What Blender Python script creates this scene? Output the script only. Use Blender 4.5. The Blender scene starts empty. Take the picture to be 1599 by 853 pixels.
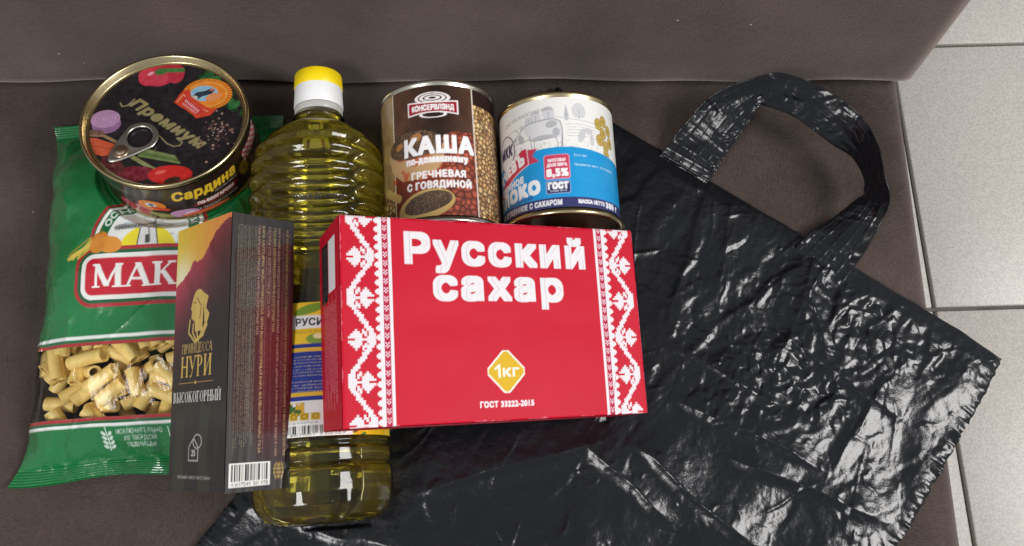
import bpy, math, random
import numpy as np
from mathutils import Matrix, Vector
random.seed(7)
SC = bpy.context.scene
COL = SC.collection

# ------------------------------------------------------------------ camera, world, lights, exposure
cam = bpy.data.cameras.new('camera'); cam_o = bpy.data.objects.new('camera', cam); COL.objects.link(cam_o)
cam.sensor_width = 36.0; cam.lens = 28.14; cam.clip_start = 0.01; cam.clip_end = 50
cam_o.location = (0, 0, 0.52); cam_o.rotation_euler = (math.radians(15), 0, 0)
SC.camera = cam_o
world = bpy.data.worlds.new('World'); SC.world = world; world.use_nodes = True
bg = world.node_tree.nodes['Background']; bg.inputs[0].default_value = (0.92, 0.94, 0.97, 1); bg.inputs[1].default_value = 0.38

def area(name, loc, target, sx, sy, power, col):
    l = bpy.data.lights.new(name, 'AREA'); l.shape = 'RECTANGLE'; l.size = sx; l.size_y = sy; l.energy = power; l.color = col
    o = bpy.data.objects.new(name, l); COL.objects.link(o); o.location = loc
    o.rotation_euler = (Vector(target) - Vector(loc)).to_track_quat('-Z', 'Y').to_euler()
    return o
area('ceiling_lamp', (-0.85, -0.90, 1.60), (0, .12, 0), 0.60, 0.60, 21, (1.0, 0.985, 0.965))
area('ceiling_lamp', (1.50, -0.20, 1.45), (0.1, .12, 0), 0.80, 0.80, 36, (1.0, 0.985, 0.965))
SC.view_settings.view_transform = 'Standard'; SC.view_settings.look = 'None'
SC.view_settings.exposure = 0.0; SC.view_settings.gamma = 1.0; SC.view_settings.use_curve_mapping = False
SC.cycles.use_denoising = True
SC.cycles.caustics_refractive = True; SC.cycles.caustics_reflective = True
SC.cycles.max_bounces = 16; SC.cycles.transmission_bounces = 14; SC.cycles.transparent_max_bounces = 16
SC.cycles.sample_clamp_indirect = 6.0

# ------------------------------------------------------------------ mesh helpers
def mesh(name, v, f, mat, parent=None, smooth=True, cols=None, M=None):
    v = np.asarray(v, dtype=np.float32).reshape(-1, 3)
    me = bpy.data.meshes.new(name)
    if isinstance(f, np.ndarray):
        n, k = f.shape
        me.vertices.add(len(v)); me.vertices.foreach_set('co', v.ravel())
        me.loops.add(n * k); me.loops.foreach_set('vertex_index', f.astype(np.int32).ravel())
        me.polygons.add(n); me.polygons.foreach_set('loop_start', np.arange(0, n * k, k, dtype=np.int32))
        me.update(calc_edges=True); me.validate()
    else:
        me.from_pydata([tuple(map(float, p)) for p in v], [], f); me.update()
    if smooth: me.polygons.foreach_set('use_smooth', np.ones(len(me.polygons), dtype=bool))
    if cols is not None:
        a = me.color_attributes.new('Col', 'FLOAT_COLOR', 'POINT')
        c = np.ones((len(v), 4), dtype=np.float32); c[:, :3] = cols
        a.data.foreach_set('color', c.ravel())
    for m in (mat if isinstance(mat, (list, tuple)) else [mat]): me.materials.append(m)
    o = bpy.data.objects.new(name, me); COL.objects.link(o)
    if parent is not None: o.parent = parent
    if M is not None: o.matrix_local = M
    return o

def gridfaces(nu, nv, wrap=False):
    i = np.arange(nv - 1)[:, None]; j = np.arange(nu if wrap else nu - 1)[None, :]
    j2 = (j + 1) % nu
    return np.stack([i * nu + j, i * nu + j2, (i + 1) * nu + j2, (i + 1) * nu + j], -1).reshape(-1, 4)

def thing(name, label, cat, M, group=None):
    o = bpy.data.objects.new(name, None); COL.objects.link(o); o.empty_display_size = 0.02
    o.matrix_world = M; o['label'] = label; o['category'] = cat
    if group: o['group'] = group
    return o

def frame(o, ex, ey, ez):
    return Matrix(((ex[0], ey[0], ez[0], o[0]), (ex[1], ey[1], ez[1], o[1]), (ex[2], ey[2], ez[2], o[2]), (0, 0, 0, 1)))
def rotvec(r):
    r = Vector(r); return Matrix.Rotation(r.length, 3, r.normalized())

def lathe(prof, n=72, cap0=False, cap1=False):
    """profile [(r, z)] about local z; angle 0 along +x"""
    a = np.linspace(0, 2 * np.pi, n, endpoint=False)
    v = np.concatenate([np.stack([r * np.cos(a), r * np.sin(a), np.full(n, z)], 1) for r, z in prof])
    f = [list(q) for q in gridfaces(n, len(prof), True).tolist()]
    if cap0: f.append(list(range(n))[::-1])
    if cap1: f.append([(len(prof) - 1) * n + k for k in range(n)])
    return v, f

def rbox(name, sx, sy, sz, bev, mat, parent=None, loc=(0, 0, 0), seg=3):
    import bmesh
    bm = bmesh.new(); bmesh.ops.create_cube(bm, size=1)
    bmesh.ops.scale(bm, vec=(sx, sy, sz), verts=bm.verts)
    bmesh.ops.bevel(bm, geom=bm.edges[:], offset=bev, segments=seg, profile=.5, affect='EDGES')
    bmesh.ops.translate(bm, vec=loc, verts=bm.verts)
    me = bpy.data.meshes.new(name); bm.to_mesh(me); bm.free()
    me.polygons.foreach_set('use_smooth', np.ones(len(me.polygons), dtype=bool))
    me.materials.append(mat)
    o = bpy.data.objects.new(name, me); COL.objects.link(o)
    if parent: o.parent = parent
    md = o.modifiers.new('wn', 'WEIGHTED_NORMAL'); md.keep_sharp = True
    return o

# ------------------------------------------------------------------ numpy noise
def _h(ix, iy, s):
    n = (ix.astype(np.int64) * 374761393 + iy.astype(np.int64) * 668265263 + s * 974634777) & 0xffffffff
    n = ((n ^ (n >> 13)) * 1274126177) & 0xffffffff
    n = n ^ (n >> 16)
    return (n & 0xffff) / 65535.0
def vnoise(x, y, s=0):
    ix = np.floor(x).astype(np.int64); iy = np.floor(y).astype(np.int64); fx = x - ix; fy = y - iy
    fx = fx * fx * (3 - 2 * fx); fy = fy * fy * (3 - 2 * fy)
    return (_h(ix, iy, s) * (1 - fx) + _h(ix + 1, iy, s) * fx) * (1 - fy) + (_h(ix, iy + 1, s) * (1 - fx) + _h(ix + 1, iy + 1, s) * fx) * fy
def fbm(x, y, s=0, o=4):
    t = 0; a = .5
    for k in range(o): t = t + a * vnoise(x * 2 ** k, y * 2 ** k, s + k * 17); a *= .5
    return t
def facets(x, y, cell, s, k=9.0, slope=.35):
    """crumpled sheet: blended random planes -> flat facets with creases"""
    gx = x / cell; gy = y / cell; ix = np.floor(gx); iy = np.floor(gy)
    num = 0; den = 0
    for dx in (-1, 0, 1):
        for dy in (-1, 0, 1):
            cx = ix + dx; cy = iy + dy
            px = cx + _h(cx, cy, s); py = cy + _h(cx, cy, s + 1)
            g = _h(cx, cy, s + 2) * 6.283; m = slope * (.3 + _h(cx, cy, s + 3))
            w = np.exp(-k * ((gx - px) ** 2 + (gy - py) ** 2)) + 1e-9
            num = num + w * ((gx - px) * np.cos(g) * m + (gy - py) * np.sin(g) * m + .25 * slope * _h(cx, cy, s + 4)); den = den + w
    return cell * num / den
def worley(x, y, s=0):
    ix = np.floor(x); iy = np.floor(y); d1 = np.full(x.shape, 9.); d2 = d1.copy(); idv = np.zeros(x.shape)
    for dx in (-1, 0, 1):
        for dy in (-1, 0, 1):
            cx = ix + dx; cy = iy + dy
            d = np.hypot(x - cx - _h(cx, cy, s), y - cy - _h(cx, cy, s + 1))
            c = d < d1; d2 = np.where(c, d1, np.minimum(d2, d)); idv = np.where(c, _h(cx, cy, s + 2), idv); d1 = np.where(c, d, d1)
    return d1, d2, idv

# ------------------------------------------------------------------ flat print: a canvas in millimetres, carried to the mesh as ink colour
_tc = {}
def glyphs(s, sp=1.0):
    if (s, sp) in _tc: return _tc[(s, sp)]
    c = bpy.data.curves.new('t', 'FONT'); c.body = s; c.space_character = sp; o = bpy.data.objects.new('t', c); COL.objects.link(o)
    bpy.context.view_layer.update()
    cu = o.to_curve(bpy.context.evaluated_depsgraph_get(), apply_modifiers=False)
    out = []
    for sp in cu.splines:
        P = sp.bezier_points; n = len(P); pts = []
        for i in range(n):
            a, b = P[i], P[(i + 1) % n]
            for t in (0, .2, .4, .6, .8):
                u = 1 - t
                q = a.co * u ** 3 + a.handle_right * (3 * u * u * t) + b.handle_left * (3 * u * t * t) + b.co * t ** 3
                pts.append((q.x, q.y))
        if n: out.append(np.array(pts))
    o.to_curve_clear(); bpy.data.objects.remove(o); bpy.data.curves.remove(c)
    _tc[(s, sp)] = out
    return out
_H = glyphs('Н'); CAP = max(p[:, 1].max() for p in _H) - min(p[:, 1].min() for p in _H)

# thick-and-thin serif capitals: l = stroke (x0,y0,x1,y1,w), s = serif (x,y,halfwidth), a = bow (cx,cy,rx,ry,a0,a1,thin,thick)
SER = {
 'М': (1.05, 'l .13 0 .13 1 .06;l .13 1 .5 .05 .17;l .5 .05 .87 1 .06;l .87 0 .87 1 .17;s .13 0 .13;s .87 0 .17;s .1 1 .1;s .9 1 .12'),
 'А': (.92, 'l .1 0 .44 1 .06;l .44 1 .78 0 .18;l .24 .33 .64 .33 .06;s .1 0 .13;s .78 0 .17'),
 'К': (.88, 'l .16 0 .16 1 .17;l .2 .45 .68 1 .06;l .36 .6 .72 0 .18;s .16 0 .16;s .16 1 .16;s .68 1 .14;s .74 0 .15'),
 'Ф': (1.0, 'l .5 0 .5 1 .17;a .5 .5 .42 .3 0 360 .05 .16;s .5 0 .16;s .5 1 .16'),
 'П': (.85, 'l .16 0 .16 1 .16;l .7 0 .7 1 .16;l .16 .97 .7 .97 .06;s .16 0 .15;s .7 0 .15;s .12 1 .12;s .74 1 .12'),
 'Р': (.75, 'l .18 0 .18 1 .16;a .28 .74 .36 .26 -100 100 .06 .15;s .18 0 .15;s .14 1 .14'),
 'И': (.88, 'l .16 0 .16 1 .16;l .72 0 .72 1 .16;l .2 .08 .68 .92 .06;s .16 0 .15;s .72 0 .15;s .16 1 .15;s .72 1 .15'),
 'Н': (.88, 'l .16 0 .16 1 .16;l .72 0 .72 1 .16;l .16 .5 .72 .5 .06;s .16 0 .15;s .72 0 .15;s .16 1 .15;s .72 1 .15'),
 'Ц': (.88, 'l .16 0 .16 1 .16;l .72 0 .72 1 .16;l .16 .03 .82 .03 .06;l .84 .05 .84 -.16 .06;s .16 1 .15;s .72 1 .15'),
 'Е': (.7, 'l .18 0 .18 1 .16;l .18 .97 .6 .97 .06;l .18 .52 .5 .52 .06;l .18 .03 .62 .03 .06;l .6 1 .6 .8 .05;l .62 0 .62 .22 .05'),
 'С': (.78, 'a .44 .5 .36 .5 45 315 .05 .16;l .7 .95 .7 .72 .05'),
 'У': (.82, 'l .12 1 .42 .38 .17;l .72 1 .3 0 .06;s .12 1 .15;s .72 1 .13;l .16 .03 .32 .03 .08'),
 'В': (.75, 'l .18 0 .18 1 .16;a .26 .75 .3 .25 -100 100 .06 .14;a .26 .27 .38 .27 -100 100 .06 .15;s .14 0 .14;s .14 1 .14'),
 'Ы': (1.05, 'l .16 0 .16 1 .16;a .24 .28 .34 .28 -100 100 .06 .15;l .86 0 .86 1 .16;s .16 1 .15;s .86 0 .14;s .86 1 .14;s .14 0 .12'),
 'О': (.86, 'a .43 .5 .38 .5 0 360 .05 .16'),
 'Г': (.68, 'l .18 0 .18 1 .16;l .18 .97 .62 .97 .06;l .61 1 .61 .76 .05;s .18 0 .15;s .14 1 .14'),
 ' ': (.4, '')}
SER['Й'] = (.88, SER['И'][1] + ';a .44 1.22 .14 .1 180 360 .06 .06')
def serif_polys(s, sp=.04):
    out = []; x = 0
    for ch in s:
        w, d = SER[ch]
        for e in filter(None, d.split(';')):
            k = e.split(); q = list(map(float, k[1:]))
            if k[0] == 'l':
                x0, y0, x1, y1, t = q
                if abs(y1 - y0) > .3 * abs(x1 - x0): p = [(x0 - t / 2, y0), (x0 + t / 2, y0), (x1 + t / 2, y1), (x1 - t / 2, y1)]
                else: p = [(x0, y0 - t / 2), (x1, y1 - t / 2), (x1, y1 + t / 2), (x0, y0 + t / 2)]
            elif k[0] == 's':
                cx, cy, hw = q; yy = .045 if cy < .5 else -.045
                p = [(cx - hw, cy), (cx + hw, cy), (cx + hw, cy + yy), (cx - hw, cy + yy)]
            else:
                cx, cy, rx, ry, a0, a1, tn, tk = q; A = np.radians(np.linspace(a0, a1, 40))
                th = tn + (tk - tn) * np.abs(np.cos(A)) ** 1.5
                o_ = [(cx + rx * math.cos(a), cy + ry * math.sin(a)) for a in A]
                i_ = [(cx + (rx - t) * math.cos(a), cy + (ry - .055) * math.sin(a)) for a, t in zip(A, th)]
                p = o_ + i_[::-1]
            p = np.array(p) + (x, 0)
            area2 = np.sum(p[:, 0] * np.roll(p[:, 1], -1) - np.roll(p[:, 0], -1) * p[:, 1])
            out.append(p if area2 > 0 else p[::-1])
        x += w + sp
    return out, x - sp

def srgb(c):
    c = np.asarray(c, dtype=np.float64) / 255.0
    return np.where(c <= .04045, c / 12.92, ((c + .055) / 1.055) ** 2.4)

class Canvas:
    def __init__(s, x0, y0, x1, y1, cell=.4, bgc=(255, 255, 255), ss=2):
        s.x0, s.y0 = x0, y0; s.nx = int(round((x1 - x0) / cell)); s.ny = int(round((y1 - y0) / cell))
        s.x1, s.y1 = x1, y1; s.ss = ss
        s.W = s.nx * ss; s.H = s.ny * ss; s.rx = (x1 - x0) / s.W; s.ry = (y1 - y0) / s.H
        s.a = np.empty((s.H, s.W, 3)); s.a[:] = bgc
        s.al = np.zeros((s.H, s.W), dtype=bool)
        s.X, s.Y = np.meshgrid(x0 + (np.arange(s.W) + .5) * s.rx, y0 + (np.arange(s.H) + .5) * s.ry)
    def mask(s, polys):
        e = []
        for p in polys:
            p = np.asarray(p, dtype=float); q = np.roll(p, -1, 0); e.append(np.concatenate([p, q], 1))
        e = np.concatenate(e); x0 = (e[:, 0] - s.x0) / s.rx; y0 = (e[:, 1] - s.y0) / s.ry; x1 = (e[:, 2] - s.x0) / s.rx; y1 = (e[:, 3] - s.y0) / s.ry
        sg = np.where(y0 < y1, 1, -1); sw = y0 > y1
        x0, x1 = np.where(sw, x1, x0), np.where(sw, x0, x1); y0, y1 = np.where(sw, y1, y0), np.where(sw, y0, y1)
        r0 = np.clip(np.ceil(y0 - .5), 0, s.H).astype(int); r1 = np.clip(np.ceil(y1 - .5), 0, s.H).astype(int); n = np.maximum(r1 - r0, 0)
        i = np.repeat(np.arange(len(n)), n); rows = r0[i] + np.arange(len(i)) - np.repeat(np.cumsum(n) - n, n)
        k = (x1 - x0) / np.maximum(y1 - y0, 1e-9)
        cols = np.clip(np.ceil(x0[i] + (rows + .5 - y0[i]) * k[i] - .5), 0, s.W).astype(int)
        m = np.bincount(rows * (s.W + 1) + cols, weights=sg[i], minlength=s.H * (s.W + 1)).reshape(s.H, s.W + 1)
        return np.rint(np.cumsum(m, 1)[:, :s.W]) != 0
    def win(s, x0, y0, x1, y1):
        i0 = int(np.clip((x0 - s.x0) / s.rx - 2, 0, s.W)); i1 = int(np.clip((x1 - s.x0) / s.rx + 3, 0, s.W))
        j0 = int(np.clip((y0 - s.y0) / s.ry - 2, 0, s.H)); j1 = int(np.clip((y1 - s.y0) / s.ry + 3, 0, s.H))
        return (slice(j0, j1), slice(i0, i1))
    def lput(s, w, m, col, op=1.0):
        a = s.a[w]; a[m] = a[m] * (1 - op) + np.asarray(col, dtype=float) * op; s.al[w] |= m
    def put(s, m, col, op=1.0):
        col = np.asarray(col, dtype=float)
        if col.ndim == 3: col = col[m]
        s.a[m] = s.a[m] * (1 - op) + col * op; s.al |= m
    def poly(s, pts, col, op=1): m = s.mask([pts]); s.put(m, col, op); return m
    def rect(s, x0, y0, x1, y1, col, op=1):
        w = s.win(x0, y0, x1, y1); X, Y = s.X[w], s.Y[w]; s.lput(w, (X >= x0) & (X < x1) & (Y >= y0) & (Y < y1), col, op)
    def ell(s, cx, cy, rx, ry, col, ang=0, op=1):
        R = max(rx, ry); w = s.win(cx - R, cy - R, cx + R, cy + R)
        c, d = math.cos(math.radians(ang)), math.sin(math.radians(ang)); u = s.X[w] - cx; v = s.Y[w] - cy
        s.lput(w, ((u * c + v * d) / rx) ** 2 + ((v * c - u * d) / ry) ** 2 < 1, col, op)
    def ring(s, cx, cy, rx, ry, wd, col, op=1):
        w = s.win(cx - rx - wd, cy - ry - wd, cx + rx + wd, cy + ry + wd)
        q = np.hypot((s.X[w] - cx) / rx, (s.Y[w] - cy) / ry); s.lput(w, np.abs(q - 1) * min(rx, ry) < wd / 2, col, op)
    def line(s, pts, w, col, op=1):
        for (a, b), (c, d) in zip(pts[:-1], pts[1:]):
            ww = s.win(min(a, c) - w, min(b, d) - w, max(a, c) + w, max(b, d) + w); X = s.X[ww]; Y = s.Y[ww]; L = (c - a) ** 2 + (d - b) ** 2 + 1e-9
            t = np.clip(((X - a) * (c - a) + (Y - b) * (d - b)) / L, 0, 1)
            s.lput(ww, np.hypot(X - a - t * (c - a), Y - b - t * (d - b)) < w / 2, col, op)
    def rrect(s, x0, y0, x1, y1, r, col, op=1):
        dx = np.maximum(np.maximum(x0 + r - s.X, s.X - x1 + r), 0); dy = np.maximum(np.maximum(y0 + r - s.Y, s.Y - y1 + r), 0)
        m = np.hypot(dx, dy) < r; s.put(m, col, op); return m
    def dil(s, m, r):
        rx = r / s.rx; ry = r / s.ry; out = m.copy(); R = int(math.ceil(max(rx, ry)))
        for i in range(-R, R + 1):
            for j in range(-R, R + 1):
                if (i / max(rx, 1e-6)) ** 8 + (j / max(ry, 1e-6)) ** 8 <= 1.0:
                    out |= np.roll(np.roll(m, j, 0), i, 1)
        return out
    def text(s, st, x, y, cap, col, w=None, align='c', bold=0, shear=0, ang=0, serif=False, op=1, arc=None, draw=True, warp=None):
        """baseline point (x, y), cap height in mm, optional total width w"""
        if serif: P, tw = serif_polys(st); k = cap
        else: P = glyphs(st, round(1 + max(0, bold - .1) * 1.6 / (.8 * cap), 2)); k = cap / CAP
        if not P: return None
        P = [p * k for p in P]
        lo = min(p[:, 0].min() for p in P); hi = max(p[:, 0].max() for p in P)
        f = 1 if w is None else w / (hi - lo)
        off = {'l': 0, 'c': -.5, 'r': -1}[align] * (hi - lo) * f
        ca, sa = math.cos(math.radians(ang)), math.sin(math.radians(ang)); Q = []
        for p in P:
            u = (p[:, 0] - lo) * f + off + p[:, 1] * shear; v = p[:, 1]
            if arc:
                cx, cy, R, a0 = arc; th = math.radians(a0) - u / R
                Q.append(np.stack([cx + (R + v) * np.cos(th), cy + (R + v) * np.sin(th)], 1))
            else:
                if warp: v = v + warp(u)
                Q.append(np.stack([x + u * ca - v * sa, y + u * sa + v * ca], 1))
        m = s.mask(Q)
        if bold: m = s.dil(m, bold)
        if draw: s.put(m, col, op)
        return m
    def barcode(s, x0, y0, x1, y1, digits, seed=3):
        s.rect(x0, y0, x1, y1, (235, 235, 230)); r = random.Random(seed); x = x0 + 1.2
        while x < x1 - 1.2:
            w = r.choice((.33, .33, .66, .99)); s.rect(x, y0 + (y1 - y0) * .24, x + w, y1 - .6, (25, 22, 25)); x += w + r.choice((.33, .5, .66))
        s.text(digits, (x0 + x1) / 2, y0 + .5, (y1 - y0) * .16, (30, 28, 30), w=(x1 - x0) * .9)
    def grain(s, amt, sc, seed=1):
        n = fbm(s.X / sc, s.Y / sc, seed, 3) - .45; s.a += (n * amt)[..., None]
    def build(s, name, fn, mat, parent, keep=None, ink_only=False, M=None, gain=.92):
        a = np.clip(s.a, 0, 255); ss = s.ss
        lin = srgb(a)
        A = np.pad(lin, ((ss, ss), (ss, ss), (0, 0)), mode='edge')
        c = 0
        for i in range(ss):
            for j in range(ss):
                o = ss - ss // 2
                c = c + A[o + i:o + i + ss * s.ny + 1:ss, o + j:o + j + ss * s.nx + 1:ss]
        c = (c / ss ** 2) * gain
        X, Y = np.meshgrid(np.linspace(s.x0, s.x1, s.nx + 1), np.linspace(s.y0, s.y1, s.ny + 1))
        v = fn(X.ravel(), Y.ravel())
        f = gridfaces(s.nx + 1, s.ny + 1)
        cx = (X[:-1, :-1] + X[1:, 1:]).ravel() / 2; cy = (Y[:-1, :-1] + Y[1:, 1:]).ravel() / 2
        if keep is not None: f = f[keep(cx, cy)]
        if ink_only: f = f[s.al.reshape(s.ny, ss, s.nx, ss).mean((1, 3)).ravel() > .45]
        cc = c.reshape(-1, 3)
        if len(f) < (s.nx * s.ny):
            u, inv = np.unique(f.ravel(), return_inverse=True); v = np.asarray(v).reshape(-1, 3)[u]; cc = cc[u]; f = inv.reshape(-1, 4)
        return mesh(name, v, f, mat, parent, cols=cc, M=M)

# ------------------------------------------------------------------ materials
def mat(name, col=(.5, .5, .5), rough=.5, metal=0, spec=.5, coat=0, coat_r=.1, sheen=0, vcol=False, bump=None, noise=None):
    m = bpy.data.materials.new(name); m.use_nodes = True; nt = m.node_tree; b = nt.nodes['Principled BSDF']
    b.inputs['Base Color'].default_value = (*col, 1); b.inputs['Roughness'].default_value = rough; b.inputs['Metallic'].default_value = metal
    b.inputs['Specular IOR Level'].default_value = spec; b.inputs['Coat Weight'].default_value = coat; b.inputs['Coat Roughness'].default_value = coat_r
    b.inputs['Sheen Weight'].default_value = sheen
    if vcol:
        a = nt.nodes.new('ShaderNodeAttribute'); a.attribute_name = 'Col'; nt.links.new(a.outputs['Color'], b.inputs['Base Color'])
    tc = nt.nodes.new('ShaderNodeTexCoord')
    if noise:   # (scale, colour2, contrast)
        n = nt.nodes.new('ShaderNodeTexNoise'); n.inputs['Scale'].default_value = noise[0]; n.inputs['Detail'].default_value = 6
        r = nt.nodes.new('ShaderNodeValToRGB'); r.color_ramp.elements[0].position = .5 - noise[2]; r.color_ramp.elements[1].position = .5 + noise[2]
        r.color_ramp.elements[0].color = (*col, 1); r.color_ramp.elements[1].color = (*noise[1], 1)
        nt.links.new(tc.outputs['Object'], n.inputs['Vector']); nt.links.new(n.outputs['Fac'], r.inputs[0]); nt.links.new(r.outputs[0], b.inputs['Base Color'])
    if bump:    # (scale xyz, strength, distance)
        mp = nt.nodes.new('ShaderNodeMapping'); mp.inputs['Scale'].default_value = bump[0]
        n = nt.nodes.new('ShaderNodeTexNoise'); n.inputs['Scale'].default_value = 1; n.inputs['Detail'].default_value = 3
        bp = nt.nodes.new('ShaderNodeBump'); bp.inputs['Strength'].default_value = bump[1]; bp.inputs['Distance'].default_value = bump[2]
        nt.links.new(tc.outputs['Object'], mp.inputs[0]); nt.links.new(mp.outputs[0], n.inputs['Vector']); nt.links.new(n.outputs['Fac'], bp.inputs['Height'])
        nt.links.new(bp.outputs[0], b.inputs['Normal'])
        if coat: nt.links.new(bp.outputs[0], b.inputs['Coat Normal'])
    return m

def velvet(name, c1, c2):
    m = mat(name, c1, .92, spec=.15, sheen=.50); nt = m.node_tree; b = nt.nodes['Principled BSDF']
    b.inputs['Sheen Roughness'].default_value = .45; b.inputs['Sheen Tint'].default_value = (.92, .76, .70, 1)
    N = nt.nodes.new; L = nt.links.new
    tc = N('ShaderNodeTexCoord')
    wp = N('ShaderNodeTexNoise'); wp.inputs['Scale'].default_value = 5; wp.inputs['Detail'].default_value = 2
    L(tc.outputs['Object'], wp.inputs['Vector'])
    sc = N('ShaderNodeVectorMath'); sc.operation = 'MULTIPLY_ADD'; sc.inputs[1].default_value = (.012, .012, .012); L(wp.outputs['Color'], sc.inputs[0]); L(tc.outputs['Object'], sc.inputs[2])
    sts = []
    for k, (sx, sy, sz, rz) in enumerate(((330, 1400, 1300, .35), (1300, 360, 420, -.5))):
        mp = N('ShaderNodeMapping'); mp.inputs['Scale'].default_value = (sx, sy, sz); mp.inputs['Rotation'].default_value = (rz * .6, rz * .4, rz); L(sc.outputs[0], mp.inputs[0])
        t_ = N('ShaderNodeTexNoise'); t_.inputs['Scale'].default_value = 1; t_.inputs['Detail'].default_value = 3; L(mp.outputs[0], t_.inputs['Vector']); sts.append(t_)
    sel = N('ShaderNodeTexNoise'); sel.inputs['Scale'].default_value = 14; sel.inputs['Detail'].default_value = 3; L(tc.outputs['Object'], sel.inputs['Vector'])
    sr = N('ShaderNodeMapRange'); sr.inputs[1].default_value = .42; sr.inputs[2].default_value = .58; L(sel.outputs['Fac'], sr.inputs[0])
    stm = N('ShaderNodeMix'); L(sr.outputs[0], stm.inputs[0]); L(sts[0].outputs['Fac'], stm.inputs[2]); L(sts[1].outputs['Fac'], stm.inputs[3])
    big = N('ShaderNodeTexNoise'); big.inputs['Scale'].default_value = 9; big.inputs['Detail'].default_value = 5; big.inputs['Roughness'].default_value = .62; L(tc.outputs['Object'], big.inputs['Vector'])
    mx = N('ShaderNodeMath'); mx.operation = 'MULTIPLY_ADD'; mx.inputs[1].default_value = .42; L(stm.outputs[0], mx.inputs[0])
    ml = N('ShaderNodeMath'); ml.operation = 'MULTIPLY'; ml.inputs[1].default_value = .66; L(big.outputs['Fac'], ml.inputs[0]); L(ml.outputs[0], mx.inputs[2])
    cr = N('ShaderNodeValToRGB'); cr.color_ramp.elements[0].position = .36; cr.color_ramp.elements[1].position = .70
    cr.color_ramp.elements[0].color = (*c1, 1); cr.color_ramp.elements[1].color = (*c2, 1); L(mx.outputs[0], cr.inputs[0]); L(cr.outputs[0], b.inputs['Base Color'])
    vo = N('ShaderNodeTexVoronoi'); vo.inputs['Scale'].default_value = 34; vo.inputs['Randomness'].default_value = 1; L(tc.outputs['Object'], vo.inputs['Vector'])
    lt = N('ShaderNodeMath'); lt.operation = 'LESS_THAN'; lt.inputs[1].default_value = .022; L(vo.outputs['Distance'], lt.inputs[0])
    mixl = N('ShaderNodeMix'); mixl.data_type = 'RGBA'; L(lt.outputs[0], mixl.inputs[0]); L(cr.outputs[0], mixl.inputs[6]); mixl.inputs[7].default_value = (.40, .37, .35, 1); L(mixl.outputs[2], b.inputs['Base Color'])
    bp = N('ShaderNodeBump'); bp.inputs['Strength'].default_value = .35; bp.inputs['Distance'].default_value = .0012; L(stm.outputs[0], bp.inputs['Height']); L(bp.outputs[0], b.inputs['Normal'])
    return m

M_VELVET = velvet('brown_velour', (.026, .0185, .0160), (.086, .0645, .0570))
M_GROUT = mat('grout', (.17, .155, .14), .9, noise=(25, (.10, .09, .08), .2))
M_TILE = mat('floor_tile', (.43, .40, .365), .42, noise=(420, (.54, .51, .465), .12), bump=((60, 60, 60), .12, .002))
M_CARTON = mat('red_carton', (.50, .008, .032), .42)
M_BLACKCARTON = mat('black_carton', (.012, .011, .012), .2, coat=.6)
M_INK_CARD = mat('printed_card', rough=.55, vcol=True, spec=.22, bump=((9, 9, 9), .35, .004))
M_INK_WRAP = mat('printed_card_in_film', rough=.35, vcol=True, coat=.9, coat_r=.06, bump=((110, 7, 110), .40, .0018))
M_INK_TIN = mat('printed_tin', rough=.30, vcol=True, spec=.5, coat=.3, coat_r=.15)
M_INK_FILM = mat('printed_film', rough=.25, vcol=True, spec=.5, coat=.9, coat_r=.05, bump=((70, 45, 70), .5, .003))
M_INK_LABEL = mat('printed_label', rough=.35, vcol=True)
M_INK_STAMP = mat('stamp_ink', (.02, .02, .02), .5, vcol=True)
M_GOLD = mat('gold_lacquer_tin', (.62, .52, .30), .25, metal=1, bump=((300, 300, 300), .05, .0005))
M_TIN = mat('bare_tin', (.68, .64, .55), .24, metal=1)
M_ALU = mat('tab_aluminium', (.72, .71, .66), .28, metal=1)
M_YELLOW = mat('yellow_cap_plastic', (.90, .66, .005), .35)
M_WHITE = mat('white_cap_plastic', (.80, .81, .82), .35)
M_PASTA = mat('durum_pasta', (.88, .62, .18), .45, noise=(240, (.95, .76, .30), .25), spec=.4)
M_PASTA.node_tree.nodes['Principled BSDF'].inputs['Subsurface Weight'].default_value = .15
M_PASTA.node_tree.nodes['Principled BSDF'].inputs['Subsurface Radius'].default_value = (.002, .0012, .0004)

def thin_clear(name, ior=1.45, tint=(1, 1, 1), rough=.04, bump=None, haze=0.0):
    m = bpy.data.materials.new(name); m.use_nodes = True; nt = m.node_tree; nt.nodes.clear(); N = nt.nodes.new; L = nt.links.new
    out = N('ShaderNodeOutputMaterial'); t = N('ShaderNodeBsdfTransparent'); t.inputs[0].default_value = (*tint, 1)
    g = N('ShaderNodeBsdfGlossy'); g.inputs['Roughness'].default_value = rough
    fr = N('ShaderNodeFresnel'); fr.inputs[0].default_value = ior
    mx = N('ShaderNodeMixShader'); L(fr.outputs[0], mx.inputs[0]); L(t.outputs[0], mx.inputs[1]); L(g.outputs[0], mx.inputs[2])
    last = mx
    if haze:
        d = N('ShaderNodeBsdfDiffuse'); d.inputs[0].default_value = (.8, .8, .8, 1)
        m2 = N('ShaderNodeMixShader'); m2.inputs[0].default_value = haze; L(mx.outputs[0], m2.inputs[1]); L(d.outputs[0], m2.inputs[2]); last = m2
    if bump:
        tc = N('ShaderNodeTexCoord'); mp = N('ShaderNodeMapping'); mp.inputs['Scale'].default_value = bump[0]
        n = N('ShaderNodeTexNoise'); n.inputs['Scale'].default_value = 1; bp = N('ShaderNodeBump'); bp.inputs['Strength'].default_value = bump[1]; bp.inputs['Distance'].default_value = bump[2]
        L(tc.outputs['Object'], mp.inputs[0]); L(mp.outputs[0], n.inputs['Vector']); L(n.outputs['Fac'], bp.inputs['Height']); L(bp.outputs[0], g.inputs['Normal']); L(bp.outputs[0], fr.inputs['Normal'])
    L(last.outputs[0], out.inputs[0])
    return m
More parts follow.
